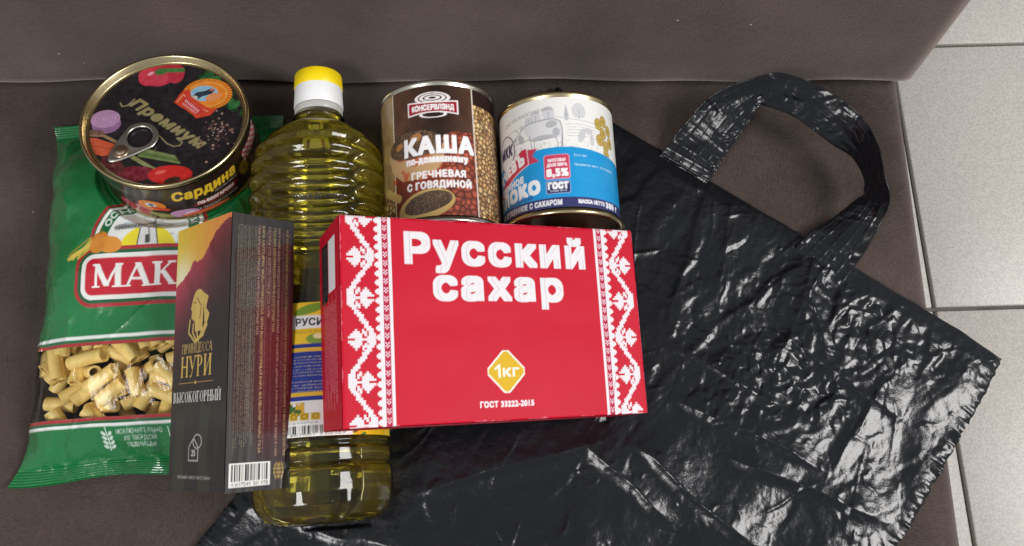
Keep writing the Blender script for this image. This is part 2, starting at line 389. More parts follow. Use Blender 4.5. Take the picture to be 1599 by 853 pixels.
M_PET = thin_clear('clear_bottle_plastic', 1.5, (.97, .97, .93), .05)
M_WINDOW = thin_clear('clear_pack_film', 1.32, (.97, .97, .97), .09, bump=((170, 34, 170), .45, .0022))

def oil_mat(name, clear, trans):
    m = bpy.data.materials.new(name); m.use_nodes = True; nt = m.node_tree; nt.nodes.clear(); N = nt.nodes.new; L = nt.links.new
    out = N('ShaderNodeOutputMaterial')
    g = N('ShaderNodeBsdfGlass'); g.inputs['Color'].default_value = (1.0, .965, .56, 1); g.inputs['IOR'].default_value = 1.47; g.inputs['Roughness'].default_value = .0
    t = N('ShaderNodeBsdfTransparent'); t.inputs[0].default_value = (1.0, .93, .45, 1)
    d1 = N('ShaderNodeBsdfTranslucent'); d1.inputs[0].default_value = (1.0, .80, .13, 1); d2 = N('ShaderNodeBsdfDiffuse'); d2.inputs[0].default_value = (1.0, .76, .13, 1)
    d = N('ShaderNodeMixShader'); d.inputs[0].default_value = .5; L(d1.outputs[0], d.inputs[1]); L(d2.outputs[0], d.inputs[2])
    m1 = N('ShaderNodeMixShader'); m1.inputs[0].default_value = clear; L(g.outputs[0], m1.inputs[1]); L(t.outputs[0], m1.inputs[2])
    m2 = N('ShaderNodeMixShader'); m2.inputs[0].default_value = trans; L(m1.outputs[0], m2.inputs[1]); L(d.outputs[0], m2.inputs[2])
    L(m2.outputs[0], out.inputs[0])
    return m
M_OIL = oil_mat('sunflower_oil', .03, .07); M_OILTOP = oil_mat('sunflower_oil_surface', .06, 0.0)

def bag_mat():
    m = mat('black_polythene', (.0050, .0058, .0080), .23, spec=.45); nt = m.node_tree; b = nt.nodes['Principled BSDF']; N = nt.nodes.new; L = nt.links.new
    tc = N('ShaderNodeTexCoord')
    w = N('ShaderNodeTexNoise'); w.inputs['Scale'].default_value = 45; w.inputs['Detail'].default_value = 3; L(tc.outputs['Object'], w.inputs['Vector'])
    ad = N('ShaderNodeVectorMath'); ad.operation = 'MULTIPLY_ADD'; ad.inputs[1].default_value = (.02, .02, .02); L(w.outputs['Color'], ad.inputs[0]); L(tc.outputs['Object'], ad.inputs[2])
    v = N('ShaderNodeTexVoronoi'); v.feature = 'DISTANCE_TO_EDGE'; v.inputs['Scale'].default_value = 130; L(ad.outputs[0], v.inputs['Vector'])
    n = N('ShaderNodeTexNoise'); n.inputs['Scale'].default_value = 190; n.inputs['Detail'].default_value = 4; L(tc.outputs['Object'], n.inputs['Vector'])
    mx = N('ShaderNodeMath'); mx.operation = 'MULTIPLY_ADD'; mx.inputs[1].default_value = .22; L(v.outputs['Distance'], mx.inputs[0]); L(n.outputs['Fac'], mx.inputs[2])
    bp = N('ShaderNodeBump'); bp.inputs['Strength'].default_value = .34; bp.inputs['Distance'].default_value = .0012; L(mx.outputs[0], bp.inputs['Height']); L(bp.outputs[0], b.inputs['Normal'])
    return m
M_BAG = bag_mat()

# ------------------------------------------------------------------ the setting: floor and sofa
ZF = -0.37
floor = mesh('floor', [(-2.2, -2, ZF - .006), (2.6, -2, ZF - .006), (2.6, 2.4, ZF - .006), (-2.2, 2.4, ZF - .006)], [[0, 1, 2, 3]], M_GROUT, smooth=False)
floor['kind'] = 'structure'
ra = math.radians(1.7)
tile_me = None
for i in range(-1, 3):
    for j in range(-2, 4):
        x = .4800 + .334 * (i + .5); y = .1955 + .334 * (j + .5)
        dx, dy = x - .4800, y - .1955
        px = .4800 + dx * math.cos(ra) - dy * math.sin(ra); py = .1955 + dx * math.sin(ra) + dy * math.cos(ra)
        if tile_me is None:
            t = rbox('tile', .3297, .3297, .008, .0016, M_TILE, floor, seg=2); tile_me = t.data
        else:
            t = bpy.data.objects.new('tile', tile_me); COL.objects.link(t); t.parent = floor
        t.location = (px, py, ZF - .003); t.rotation_euler = (0, 0, ra)

sofa = thing('sofa', 'dark brown velour sofa seat and backrest under all the groceries', 'sofa', Matrix.Translation((-.45, .1, ZF)))
def cushion(name, x0, x1, prof, rr, undul, nx=150):
    """extrude a (y, z) outline along x with the ends drawn in round"""
    prof = np.array(prof); xs = np.concatenate([np.linspace(x0, x1 - rr, nx), x1 - rr + rr * np.sin(np.linspace(.08, 1, 12) * np.pi / 2)])
    ins = np.concatenate([np.zeros(nx), rr * (1 - np.cos(np.linspace(.08, 1, 12) * np.pi / 2))])
    c = prof.mean(0); V = []
    for x, d in zip(xs, ins):
        q = prof.copy(); lo, hi = prof.min(0), prof.max(0)
        q[:, 0] = np.clip(q[:, 0], lo[0] + d, hi[0] - d); q[:, 1] = np.clip(q[:, 1], lo[1] + d, hi[1] - d)
        V.append(np.stack([np.full(len(q), x), q[:, 0], q[:, 1]], 1))
    V = np.array(V); n = len(prof)
    V[..., 2] += undul(V[..., 0], V[..., 1], V[..., 2])[0]; V[..., 1] += undul(V[..., 0], V[..., 1], V[..., 2])[1]
    f = gridfaces(n, len(xs), True).tolist(); f.append([(len(xs) - 1) * n + k for k in range(n)]); f.append(list(range(n))[::-1])
    o = mesh(name, V.reshape(-1, 3) - np.array([-.45, .1, ZF]), f, M_VELVET, sofa)
    return o
def outline(y0, y1, z0, z1, r, n=60):
    p = []
    for cx, cz, a in ((y1 - r, z1 - r, 0), (y0 + r, z1 - r, 90), (y0 + r, z0 + r, 180), (y1 - r, z0 + r, 270)):
        for k in range(9):
            t = math.radians(a + k * 11.25); p.append((cx + r * math.cos(t), cz + r * math.sin(t)))
    q = []
    for a, b in zip(p, p[1:] + p[:1]):
        L = math.hypot(b[0] - a[0], b[1] - a[1]); m = max(1, int(L / .012))
        for k in range(m): q.append((a[0] + (b[0] - a[0]) * k / m, a[1] + (b[1] - a[1]) * k / m))
    return q
zero = lambda x, y, z: ((fbm(x * 6, y * 6, 5, 2) - .4) * .0012 - .0006, 0 * x)
cushion('seat', -1.3, .2798, outline(-.30, .36, -.20, .0, .010), .010, zero)
lean = lambda x, y, z: (np.where(z < .03, .0015 * np.sin(x * 23 + 1) + .001 * np.sin(x * 61), 0.0), (z - .0) * .12 + (fbm(x * 5, z * 5, 9, 2) - .4) * .005)
cushion('backrest', -1.3, .2875, outline(.2735, .47, .0015, .42, .016), .018, lean)
cushion('base', -1.28, .265, outline(-.28, .45, -.345, -.205, .01), .01, lambda x, y, z: (0 * x, 0 * x), 30)
for fx, fy in ((.20, -.22), (.20, .40), (-1.2, -.22), (-1.2, .40)):
    v, f = lathe([(.018, -.37), (.022, -.345)], 20, True, True)
    mesh('foot', v + np.array([fx + .45, fy - .1, 0 - ZF]), f, M_BLACKCARTON, sofa)

# ------------------------------------------------------------------ shared numbers of the groceries
S_R = rotvec((.0508, .4129, .0723)); S_C = Vector((-.0158, .0896, .0672)); SW, SL, ST = .1762, .1086, .0524
B_BASE = Vector((-.1073, -.020, .0420)); B_DIR = Vector((-.0214, .2907, 0)).normalized()
def lying(base, d):
    ez = Vector(d).normalized(); ex = Vector((0, 0, 1)); ex = (ex - ez * ex.dot(ez)).normalized(); ey = ez.cross(ex)
    return frame(base, ex, ey, ez)

# ------------------------------------------------------------------ plastic carrier bag
TL = np.array([.0323, .2754]); EX = np.array([.8312, -.5559]); EY = np.array([-.590, -.8074]); BW, BL = .349, .47
def ridge(x, y, p0, p1, amp, w, skew=.5):
    p0 = np.array(p0); p1 = np.array(p1); d = p1 - p0; L = np.hypot(*d); d = d / L; nx_ = np.array([-d[1], d[0]])
    t = ((x - p0[0]) * d[0] + (y - p0[1]) * d[1]) / L; s = (x - p0[0]) * nx_[0] + (y - p0[1]) * nx_[1] + .012 * (vnoise(t * 3.1 + amp * 999, t * 0 + 1.5, 17) - .5)
    e = np.clip(np.minimum(t, 1 - t) * 4 + .15, 0, 1); e = np.where((t < -.04) | (t > 1.04), 0, e)
    ws = np.where(s > 0, w * (1 + skew), w * (1 - skew))
    return amp * e * np.exp(-np.abs(s / ws) ** 1.15)
def creases(x, y, n, seed, box, ang, spread, Lr, Ar, Wr, dens=None):
    """sharp straight folds scattered over a sheet; x, y on a regular grid"""
    r = random.Random(seed); h = np.zeros(x.shape)
    for k in range(n):
        cx = r.uniform(box[0], box[1]); cy = r.uniform(box[2], box[3]); q = r.random()
        if dens and q > dens(cx, cy): continue
        th = math.radians(ang + r.gauss(0, spread)); L = r.uniform(*Lr); A = r.uniform(*Ar) * r.choice((1, 1, -.5)); w = r.uniform(*Wr); sk = r.uniform(-.6, .6); bend = r.uniform(-6, 6)
        m = np.nonzero((np.abs(x - cx) < L) & (np.abs(y - cy) < L)); X = x[m] - cx; Y = y[m] - cy
        t = (X * math.cos(th) + Y * math.sin(th)) / (L / 2); s_ = -X * math.sin(th) + Y * math.cos(th) + bend * (t * L / 2) ** 2 + .0006 * np.sin(t * 5 + k)
        e = np.clip(1 - t * t, 0, 1) ** 1.2; ww = np.where(s_ > 0, w * (1 + sk), w * (1 - sk)) * (.5 + .5 * e)
        h[m] += A * e * np.exp(-np.abs(s_) / ww)
    return h
def bag_height(x, y, s, t):
    fine = np.clip(1.15 - np.hypot((x - .19) / .095, (y - .095) / .075), 0, 1) + np.clip((s - .29) / .06, 0, 1) * .6
    fine = np.clip(fine, .06, 1.0) * np.clip(.1 + 2.6 * (fbm(x * 20 + 3, y * 20, 91, 3) - .27), .1, 1.0)
    wx = x + .010 * (fbm(x * 40, y * 40, 3, 3) - .45); wy = y + .010 * (fbm(x * 40 + 9, y * 40, 4, 3) - .45)
    u = wx * EX[0] + wy * EX[1]; w = wx * EY[0] + wy * EY[1]
    h = .0035 + facets(u * 1.0, w * .6, .040, 11, 5, .07)
    h = h + facets(u, w * .55, .014, 23, 9, .16) * (.35 + .65 * fine)
    h = h + facets(wx, wy, .0058, 37, 10, .30) * np.clip(fine, .08, 1)
    box = (-.22, .34, -.12, .29); dz = lambda a, b: .35 + .65 * max(0, 1 - math.hypot((a - .17) / .12, (b - .12) / .10))
    h = h + creases(x, y, 420, 5, box, 58, 20, (.02, .075), (.0003, .0010), (.0006, .0015), dz)
    h = h + creases(x, y, 150, 6, box, -30, 35, (.010, .035), (.0003, .0009), (.0006, .0015), dz)
    h = h + creases(x, y, 900, 7, (.04, .33, -.05, .21), 40, 60, (.006, .022), (.0002, .0008), (.0006, .0014), lambda a, b: max(.25, 1.1 - math.hypot((a - .2) / .12, (b - .07) / .10)))
    for a in (((.135, .205), (.10, .10), .0045, .006), ((.150, .195), (.135, .12), .004, .005), ((.205, .155), (.165, .06), .005, .006), ((.20, .150), (.13, .10), .0045, .005),
              ((.188, .150), (.205, .08), .004, .005), ((.065, .215), (.085, .13), .004, .007), ((-.06, -.004), (.055, .030), .011, .010), ((.045, .026), (.10, -.02), .010, .009),
              ((.075, .028), (.15, -.035), .013, .010), ((.10, .055), (.20, .01), .009, .008), ((.13, .02), (.235, -.02), .010, .009), ((.02, -.03), (.07, -.09), .010, .012), ((-.10, -.03), (-.02, -.05), .007, .010),
              ((.17, .10), (.25, .04), .006, .007), ((.10, .09), (.17, .05), .006, .006), ((.24, .07), (.20, .01), .006, .006), ((-.15, -.02), (-.12, -.06), .006, .006), ((-.17, -.01), (-.09, -.035), .006, .007)):
        h = h + ridge(x, y, a[0], a[1], a[2] * (.30 if a[2] < .0065 else .34), a[3] * 1.25, .65)
    return h
def clearance(x, y):
    c = np.full(x.shape, 9.)
    def cyl(base, d, r, L):
        nonlocal c
        tx, ty = d[0], d[1]; s = (x - base[0]) * ty - (y - base[1]) * tx; l = (x - base[0]) * tx + (y - base[1]) * ty
        k = (np.abs(s) < r) & (l > -.004) & (l < L + .004)
        c = np.where(k, np.minimum(c, base[2] - np.sqrt(np.maximum(r * r - s * s, 0))), c)
    cyl(B_BASE, B_DIR, .0415, .262)
    cyl(CAN_B[0], CAN_B[1], .0375, .093); cyl(CAN_M[0], CAN_M[1], .0375, .083)
    n = S_R @ Vector((0, 0, 1)); o = S_C - n * (ST / 2)
    zp = o.z - ((x - o.x) * n.x + (y - o.y) * n.y) / n.z
    ex = S_R @ Vector((1, 0, 0)); ey = S_R @ Vector((0, 1, 0))
    lx = (x - o.x) * ex.x + (y - o.y) * ex.y + (zp - o.z) * ex.z; ly = (x - o.x) * ey.x + (y - o.y) * ey.y + (zp - o.z) * ey.z
    k = (np.abs(lx) < SW / 2 + .004) & (np.abs(ly) < SL / 2 + .004)
    return np.where(k, np.minimum(c, zp), c) - .0008
def two(a, b): a, b = Vector(a), Vector(b); return a, (b - a).normalized()
CAN_B = two((-.0426, .150, .0385), (-.0492, .2425, .0385)); CAN_M = two((.0318, .1555, .0385), (.0282, .2345, .0385))
bag = thing('plastic_bag', 'crumpled black plastic carrier bag lying flat beneath the groceries with its loop handle up', 'plastic bag', Matrix.Translation((.05, .05, 0)))
NS, NT = 400, 540
s_, t_ = np.meshgrid(np.linspace(0, BW, NS), np.linspace(0, BL, NT))
edge_r = (fbm(t_ * 160, t_ * 0, 71, 2) - .4) * .005 * np.clip((s_ - BW + .03) / .03, 0, 1)
edge_t = (fbm(s_ * 60, s_ * 0, 72, 2) - .4) * .002 * np.clip(1 - t_ / .02, 0, 1)
sw = s_ - np.abs(edge_r); tw = t_ + edge_t
bx = TL[0] + sw * EX[0] + tw * EY[0]; by = TL[1] + sw * EX[1] + tw * EY[1]
bz = bag_height(bx, by, s_, t_)
dedge = np.minimum(np.minimum(s_, BW - s_), np.minimum(t_, BL - t_))
bz = .0012 + (bz - .0012) * np.clip(dedge / .012, 0, 1) ** .6
ruf = np.clip(1 - (BW - s_) / .011, 0, 1)
bz = bz + ruf * (.0050 * (fbm(t_ * 330, s_ * 60, 5, 2) - .4) + .0015)
rufl = np.clip(1 - s_ / .011, 0, 1); bz = bz + rufl * (.004 * (fbm(t_ * 330, s_ * 60, 6, 2) - .4) + .0015)
knob = np.exp(-((bx - .026) ** 2 + (by - .262) ** 2) / .00008); bz = bz + knob * .012 * (.6 + .8 * vnoise(bx * 400, by * 400, 2))
bz = np.maximum(bz, .0009); bz = np.minimum(bz, np.maximum(clearance(bx, by), .0006))
bz = bz - np.clip(bx - .285, 0, 1) ** 2 * 4.0
V = np.stack([bx - .05, by - .05, bz], -1).reshape(-1, 3)
fr = mesh('front_sheet', V, gridfaces(NS, NT), M_BAG, bag)
s2, t2 = np.meshgrid(np.linspace(0, BW, 60), np.linspace(0, BL, 80)); x2 = TL[0] + s2 * EX[0] + t2 * EY[0]; y2 = TL[1] + s2 * EX[1] + t2 * EY[1]
z2 = np.full(x2.shape, .0004) - np.clip(x2 - .285, 0, 1) ** 2 * 4.0 - np.where(x2 > .285, .0006, 0)
mesh('back_sheet', np.stack([x2 - .05, y2 - .05, z2], -1).reshape(-1, 3), gridfaces(60, 80), M_BAG, bag)
HO = [(0.1020, 0.2190, 0.0012), (0.1087, 0.2261, 0.007), (0.1212, 0.2408, 0.015), (0.136, 0.2538, 0.03), (0.1589, 0.2602, 0.042), (0.178, 0.2618, 0.045), (0.2067, 0.2509, 0.042), (0.2268, 0.2348, 0.04), (0.2354, 0.2153, 0.04), (0.2389, 0.1931, 0.04), (0.2425, 0.18, 0.034), (0.2402, 0.1673, 0.02), (0.2265, 0.1441, 0.009), (0.2097, 0.1252, 0.0012)]
HI = [(0.1300, 0.2010, 0.0012), (0.1366, 0.2084, 0.007), (0.1449, 0.2217, 0.012), (0.1564, 0.2365, 0.022), (0.1648, 0.2472, 0.03), (0.1702, 0.2491, 0.03), (0.1916, 0.2407, 0.028), (0.2139, 0.2266, 0.022), (0.2314, 0.2135, 0.018), (0.2384, 0.19557, 0.016), (0.2323, 0.1874, 0.014), (0.2197, 0.1759, 0.008), (0.201, 0.1632, 0.008), (0.1839, 0.145, 0.0012)]
def catmull(P, n):
    P = np.array(P); P = np.vstack([2 * P[0] - P[1], P, 2 * P[-1] - P[-2]]); out = []
    T = np.linspace(0, len(P) - 3 - 1e-6, n)
    for t in T:
        i = int(t); u = t - i; a, b, c, d = P[i:i + 4]
        out.append(.5 * (2 * b + (c - a) * u + (2 * a - 5 * b + 4 * c - d) * u * u + (3 * b - a - 3 * c + d) * u ** 3))
    return np.array(out)
NH, NWd = 260, 46
A, B = catmull(HO, NH), catmull(HI, NH); A, B = A * 1.07 - B * .07, B * 1.07 - A * .07; k = np.linspace(0, 1, NWd)[None, :, None]
Hs = A[:, None] * (1 - k) + B[:, None] * k
du = np.gradient(Hs, axis=0); dv = np.gradient(Hs, axis=1); nn = np.cross(du, dv); nn /= np.linalg.norm(nn, axis=2, keepdims=True) + 1e-9
ll = np.concatenate([[0], np.cumsum(np.linalg.norm(np.diff((A + B) / 2, axis=0), axis=1))])[:, None] * np.ones((1, NWd)); wd = np.linspace(0, .033, NWd)[None] * np.ones((NH, 1))
emb = np.where((np.abs((ll / .0062) % 1 - .5) > .43) | (np.abs((wd / .0062) % 1 - .5) > .43), -.0005, 0) * (.35 + .65 * np.clip(np.abs(ll / ll.max() - .45) * 5 - .9, 0, 1))
off = emb * .8 + facets(ll, wd, .016, 81, 8, .11) + (fbm(ll * 60, wd * 25, 83, 2) - .45) * .0010 + creases(ll, wd, 130, 8, (0, float(ll.max()), 0, .033), 70, 40, (.008, .026), (.0002, .0008), (.0006, .0016))
Hs = Hs + nn * off[..., None]
hv = Hs.reshape(-1, 3) - np.array([.05, .05, 0])
ho = mesh('handle', hv, gridfaces(NWd, NH), M_BAG, bag)
md = ho.modifiers.new('thickness', 'SOLIDIFY'); md.thickness = .0005

# ------------------------------------------------------------------ printed tins
def tin_shell(root, r, L, metal, rings=True):
    prof = [(0.0005, .003), (r * .80, .003), (r * .84, .0024), (r * .86, .0030), (r - .0022, .0030), (r - .0018, .0004), (r - .0008, -.0002), (r + .0006, .0002), (r + .0010, .0012), (r + .0008, .0026), (r - .0002, .0036), (r - .0003, .006)]
    prof += [(r - .0003, L - .006), (r - .0002, L - .0036), (r + .0008, L - .0026), (r + .0010, L - .0012), (r + .0006, L - .0002), (r - .0008, L + .0002), (r - .0018, L - .0004), (r - .0022, L - .0030), (r * .86, L - .0030), (r * .84, L - .0024), (r * .80, L - .003), (.0005, L - .003)]
    v, f = lathe(prof, 96); return mesh('can_body', v, f, metal, root)
def cyl_map(r, off=.00025):
    def fn(X, Y):
        a = X / 1000 / r; return np.stack([(r + off) * np.cos(a), (r + off) * np.sin(a), Y / 1000], 1)
    return fn

# buckwheat porridge tin ------------------------------------------------
RB = .0367
can = thing('porridge_can', 'tall brown tin of buckwheat porridge lying on its side, spoon and grains on its label', 'can', lying(*CAN_B))
tin_shell(can, RB, .0925, M_TIN)
c = Canvas(-62, 4.2, 62, 88.6, .4, (58, 30, 24))
sack = 30 * np.sin(c.X * 2.6 + .6 * np.sin(c.Y)) * np.sin(c.Y * 2.6) + 40 * (fbm(c.X / 6, c.Y / 6, 3) - .45)
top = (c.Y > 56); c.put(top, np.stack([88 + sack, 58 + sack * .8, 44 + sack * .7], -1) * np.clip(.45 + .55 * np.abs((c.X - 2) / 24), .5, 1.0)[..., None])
d1, d2, idv = worley(c.X / 4.0, c.Y / 4.0, 5)
edge = 58 - ((c.X - 22) / 9.0) ** 2 * .8 + 5 * (fbm(c.X / 5, c.Y / 9, 6) - .45)
edge = np.where(c.X < 6, edge - (6 - c.X) * .9, edge)
pile = (c.Y < edge) & (c.X > -18)
g = np.clip(.35 + (d2 - d1) * 1.6, 0, 1) * (.75 + .4 * idv) * (1.15 - .55 * d1)
c.put(pile, np.stack([56 + 122 * g, 24 + 62 * g, 18 + 46 * g], -1))
c.put((c.Y < 40) & (c.X < 6) & (c.X > -30), np.stack([118 + 40 * fbm(c.X / 9, c.Y / 9, 8), 42 + 20 * fbm(c.X / 7, c.Y / 7, 9), 26 + 0 * c.X], -1), .8)
# side strips: sacking left, golden groats right
c.put(c.X < -28.5, np.stack([150 + 1.6 * sack, 122 + 1.5 * sack, 78 + 1.2 * sack], -1)); c.line([(-28.5, 0), (-28.5, 90)], .7, (235, 225, 215))
lowleft = (c.X < -28.8) & (c.Y < 26)
d1, d2, idv = worley(c.X / 3.0, c.Y / 3.0, 25); g = np.clip(.1 + (d2 - d1) * 2.0, 0, 1) * (.6 + .55 * idv) * (1.1 - .3 * d1)
grn = np.clip(np.stack([74 + 160 * g, 44 + 132 * g + 20 * idv, 24 + 92 * g + 20 * idv], -1), 0, 245)
c.put((c.X > 25.2) & (c.Y < 78), grn); c.put((c.X > 25.2) & (c.Y >= 78), (46, 26, 22)); c.put(lowleft, grn); c.line([(25.2, 0), (25.2, 90)], .7, (235, 225, 215))
# bowl
c.ell(-14, 47, 20, 9.5, (190, 150, 110)); c.poly([(-34, 47), (6, 47), (3, 35), (-8, 28), (-22, 29), (-31, 37)], (196, 158, 112))
fl = fbm(c.X / 5, c.Y / 5, 12); c.put((fl > .52) & (c.Y < 44) & (c.Y > 29) & (np.abs(c.X + 14) < 17), (186, 74, 36), .7)
d1b, d2b, ib = worley(c.X / 1.5, c.Y / 1.5, 15)
def porridge(m): gg = np.clip((d2b - d1b) * 3, 0, 1) * (.5 + .6 * ib); c.put(m, np.stack([52 + 78 * gg, 40 + 62 * gg, 32 + 46 * gg], -1))
porridge(((c.X + 14) / 18.6) ** 2 + ((c.Y - 51) / 9) ** 2 < 1)
for x, y, a in ((-24, 52, 3), (-12, 55, 4), (-5, 51, 3), (-17, 49, 2.5)): c.ell(x, y, a, a * .7, (172, 120, 72), 20)
# wooden spoon
c.line([(-38, 27), (-26, 19)], 5, (204, 170, 100)); c.ell(-8, 11.5, 18.5, 9.2, (204, 172, 104), 12); porridge((((c.X + 6.5) * .978 + (c.Y - 13) * .2) / 15.5) ** 2 + (((c.Y - 13) * .978 - (c.X + 6.5) * .2) / 6.4) ** 2 < 1)
# maker's plate: rings above a red plate
for i, (rx, ry) in enumerate(((10, 3.6), (7, 2.4), (3.6, 1.1))): c.ring(-.5, 80.3, rx, ry, .75, (238, 230, 228))
c.ring(-.5, 69.4, 7.5, 2.2, .6, (238, 230, 228))
w8 = lambda x: 1.0 * np.cos(x / 15 * 1.5)
for grow, col in ((.9, (240, 235, 235)), (0, (158, 22, 38))):
    xs = np.linspace(-15 - grow, 15 + grow, 40)
    c.poly([(x - .5, 78 + grow - 1.1 * math.cos(x / 10)) for x in xs] + [(x - .5, 70.2 - grow + 1.1 * math.cos(x / 10)) for x in xs[::-1]], col)
c.text('КОНСЕРВЛЭНД', -.5, 72.4, 3.5, (250, 248, 248), w=26, bold=.28)
sh = c.text('КАША', 2, 44.3, 10.4, (0, 0, 0), w=43, bold=.85, draw=False); c.put(np.roll(np.roll(sh, -2, 0), 2, 1), (70, 40, 34), .7); c.put(sh, (250, 248, 250))
c.text('по-домашнему', .5, 38.2, 3.9, (245, 240, 240), w=38, bold=.45)
c.text('ГРЕЧНЕВАЯ', 1, 28.4, 4.2, (245, 240, 240), w=33, bold=.4); c.text('С ГОВЯДИНОЙ', 1, 21.8, 4.2, (245, 240, 240), w=39.5, bold=.4)
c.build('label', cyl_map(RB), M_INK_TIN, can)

# condensed milk tin ------------------------------------------------------
RM = .0367
can = thing('milk_can', 'white and blue tin of condensed milk lying on its side, a cow drawn on it', 'can', lying(*CAN_M))
tin_shell(can, RM, .079, M_GOLD)
c = Canvas(-62, 4.0, 70, 75, .4, (240, 239, 235))
gy = (150, 152, 158); lg = (188, 190, 196)
def sk(p, w=.45, col=gy): c.line(p, w, col)
def arcp(cx, cy, rx, ry, a0, a1, n=14): return [(cx + rx * math.cos(math.radians(a)), cy + ry * math.sin(math.radians(a))) for a in np.linspace(a0, a1, n)]
# meadow, trees and spire, the cow and a second one behind
sk([(-30, 58.5), (-18, 59.5), (-8, 61), (6, 62), (14, 60.5), (36, 59)], .4, lg)
for x, y, r in ((-7, 63.5, 3), (1, 65, 3.6), (20, 66, 4.2), (-12, 62, 2.2)):
    c.ell(x, y, r * .9, r * 1.1, (212, 213, 216)); sk(arcp(x, y, r, r * 1.2, -60, 240), .4, lg); sk([(x, y - r * 1.2), (x + .2, y + .6)], .35, gy)
c.poly([(10.4, 62), (13.6, 62), (12, 70.5)], (186, 188, 194)); c.rect(10.8, 59.5, 13.2, 62.2, (196, 198, 203))
c.poly([(-16, 58), (-13, 60.5), (6, 60.8), (8.5, 58), (8.8, 49), (6, 48.2), (-6, 47.6), (-12, 49)], (220, 221, 222))
sk([(-20, 55), (-16, 58.6), (-12, 60.2), (4, 61), (8, 59), (9, 54), (8.6, 40)], .6); sk([(-13, 50), (-8, 47.8), (0, 48.2), (5, 49), (6, 44), (5.4, 39.5)], .5); sk([(-11.5, 52), (-10.5, 45), (-10.8, 39.5)], .5); sk([(-8.6, 48), (-8.8, 40)], .45); sk([(8.7, 50), (7.6, 39.5)], .5)
sk([(-20, 55), (-24, 53), (-27, 50), (-25.5, 48.5), (-21, 50), (-17, 49), (-13.5, 50)], .5); sk([(-20, 57), (-22, 59.5)], .5); sk([(-17.5, 58), (-17, 60.6)], .5)
for x, y, a, b_, an in ((2.5, 57.5, 3.6, 2.3, 10), (5.2, 52.2, 2.2, 2.8, 0), (-18, 52, 2.0, 3.2, 30), (-3, 49.6, 7, 1.3, 2), (-22.5, 52.5, 1.5, 1.5, 0)): c.ell(x, y, a, b_, (168, 170, 176), an, .75)
for x, y, a, b_, an in ((21, 50, 2.2, 5, -20), (26, 53.5, 3, 2, 0), (28, 48, 1.4, 4, 0), (-25, 45, 3, 4, 0), (14, 41, 5, 1.6, 0), (0, 40.5, 6, 1.2, 0)): c.ell(x, y, a, b_, (182, 184, 190), an, .6)
for k in range(70):
    x = random.uniform(-28, 34); y = random.uniform(39, 46); sk([(x, y), (x + random.uniform(-1, 1), y + random.uniform(.6, 2))], .3, lg)
for k in range(5): sk([(12, 57 - k * 1.9), (20, 57.3 - k * 1.9), (32, 56.6 - k * 1.9)], .3, lg)
c.text('ОАО «РОГАЧЕВСКИЙ МКК»', -14, 65.5, 2.4, (120, 118, 128), w=36, ang=4, bold=.12)
# gold medals
for x, y in ((34, 60), (39, 63), (38, 54.5), (34.5, 49.5), (40, 46.5), (40, 41), (44, 58), (45, 50)):
    c.ell(x, y, 3.1, 4.0, (150, 122, 52)); c.ell(x, y, 2.7, 3.6, (196, 168, 88)); c.text('D', x, y - 1, 2.2, (128, 98, 40), bold=.15)
# blue field with a curved upper edge
yb = 40.0 + 2.2 * np.cos((c.X - 6) / 22) ; c.put(c.Y < yb, (22, 150, 214))
c.rect(-70, 4, 75, 10.2, (52, 54, 104))
# maker's oval and the red ribbon with the name
c.ell(-33, 47.5, 9.5, 11.5, (40, 42, 80)); c.ell(-33, 47.5, 8.8, 10.8, (228, 226, 228)); c.text('МКК', -33, 44.5, 7, (38, 40, 84), w=13.5, bold=.5, shear=.12)
rib = lambda x: -21.5 + 0
c.poly([(-14, 43.5), (-7, 43), (-10.5, 39), (-6, 34.5), (-14, 33.6)], (196, 62, 88))
c.poly([(-66, 22), (-40, 26.0), (-24, 40.5), (-18, 44.5), (-14.6, 44.8), (-13.4, 34), (-20, 31.5), (-30, 27), (-44, 16), (-66, 10)], (204, 48, 76)); c.line([(-14.2, 44.8), (-13.2, 34), (-20, 31.3), (-30, 26.6), (-44, 15.6)], .6, (236, 210, 216))
c.text('РОГАЧЕВЪ', -16.4, 35.6, 6.8, (246, 240, 242), align='r', bold=.75, ang=16, shear=.1, w=44)
c.text('СГУЩЕННОЕ', -17.5, 23.6, 3.8, (235, 240, 246), align='r', bold=.4, ang=5, w=34)
c.text('МОЛОКО', -7, 14.8, 7.6, (244, 246, 250), align='r', bold=.95, ang=4, w=50)
c.text('С САХАРОМ', -12, 11.3, 2.5, (28, 92, 160), align='r', bold=.2, ang=3, w=24)
c.text('ЦЕЛЬНОЕ СГУЩЕННОЕ С САХАРОМ', 6, 5.6, 3.2, (232, 232, 240), align='r', bold=.32, w=60)
c.text('МАССА НЕТТО', 34, 6.4, 2.2, (230, 230, 240), align='r', bold=.25, w=18); c.text('380 г', 35.5, 5.8, 3.4, (230, 230, 240), align='l', bold=.4, w=12)
c.rrect(-3.4, 21.8, 12.2, 37.6, 1.8, (226, 150, 170)); c.rrect(-2.9, 22.3, 11.7, 37.1, 1.5, (204, 62, 92))
c.text('МАССОВАЯ', 4.4, 33.0, 1.9, (245, 225, 230), w=11, bold=.2); c.text('ДОЛЯ ЖИРА', 4.4, 30.0, 1.9, (245, 225, 230), w=12, bold=.2); c.text('8,5%', 4.4, 23.8, 4.6, (250, 244, 246), w=12.5, bold=.5)
c.rrect(-3.0, 12.6, 11.8, 20.8, 1.4, (150, 170, 210)); c.rrect(-2.5, 13.0, 11.3, 20.4, 1.2, (44, 48, 96)); c.text('ГОСТ', 4.4, 15.8, 3.7, (244, 244, 250), w=11.5, bold=.5); c.text('31688-2012', 4.4, 13.8, 1.2, (230, 230, 240), w=10, bold=.12)
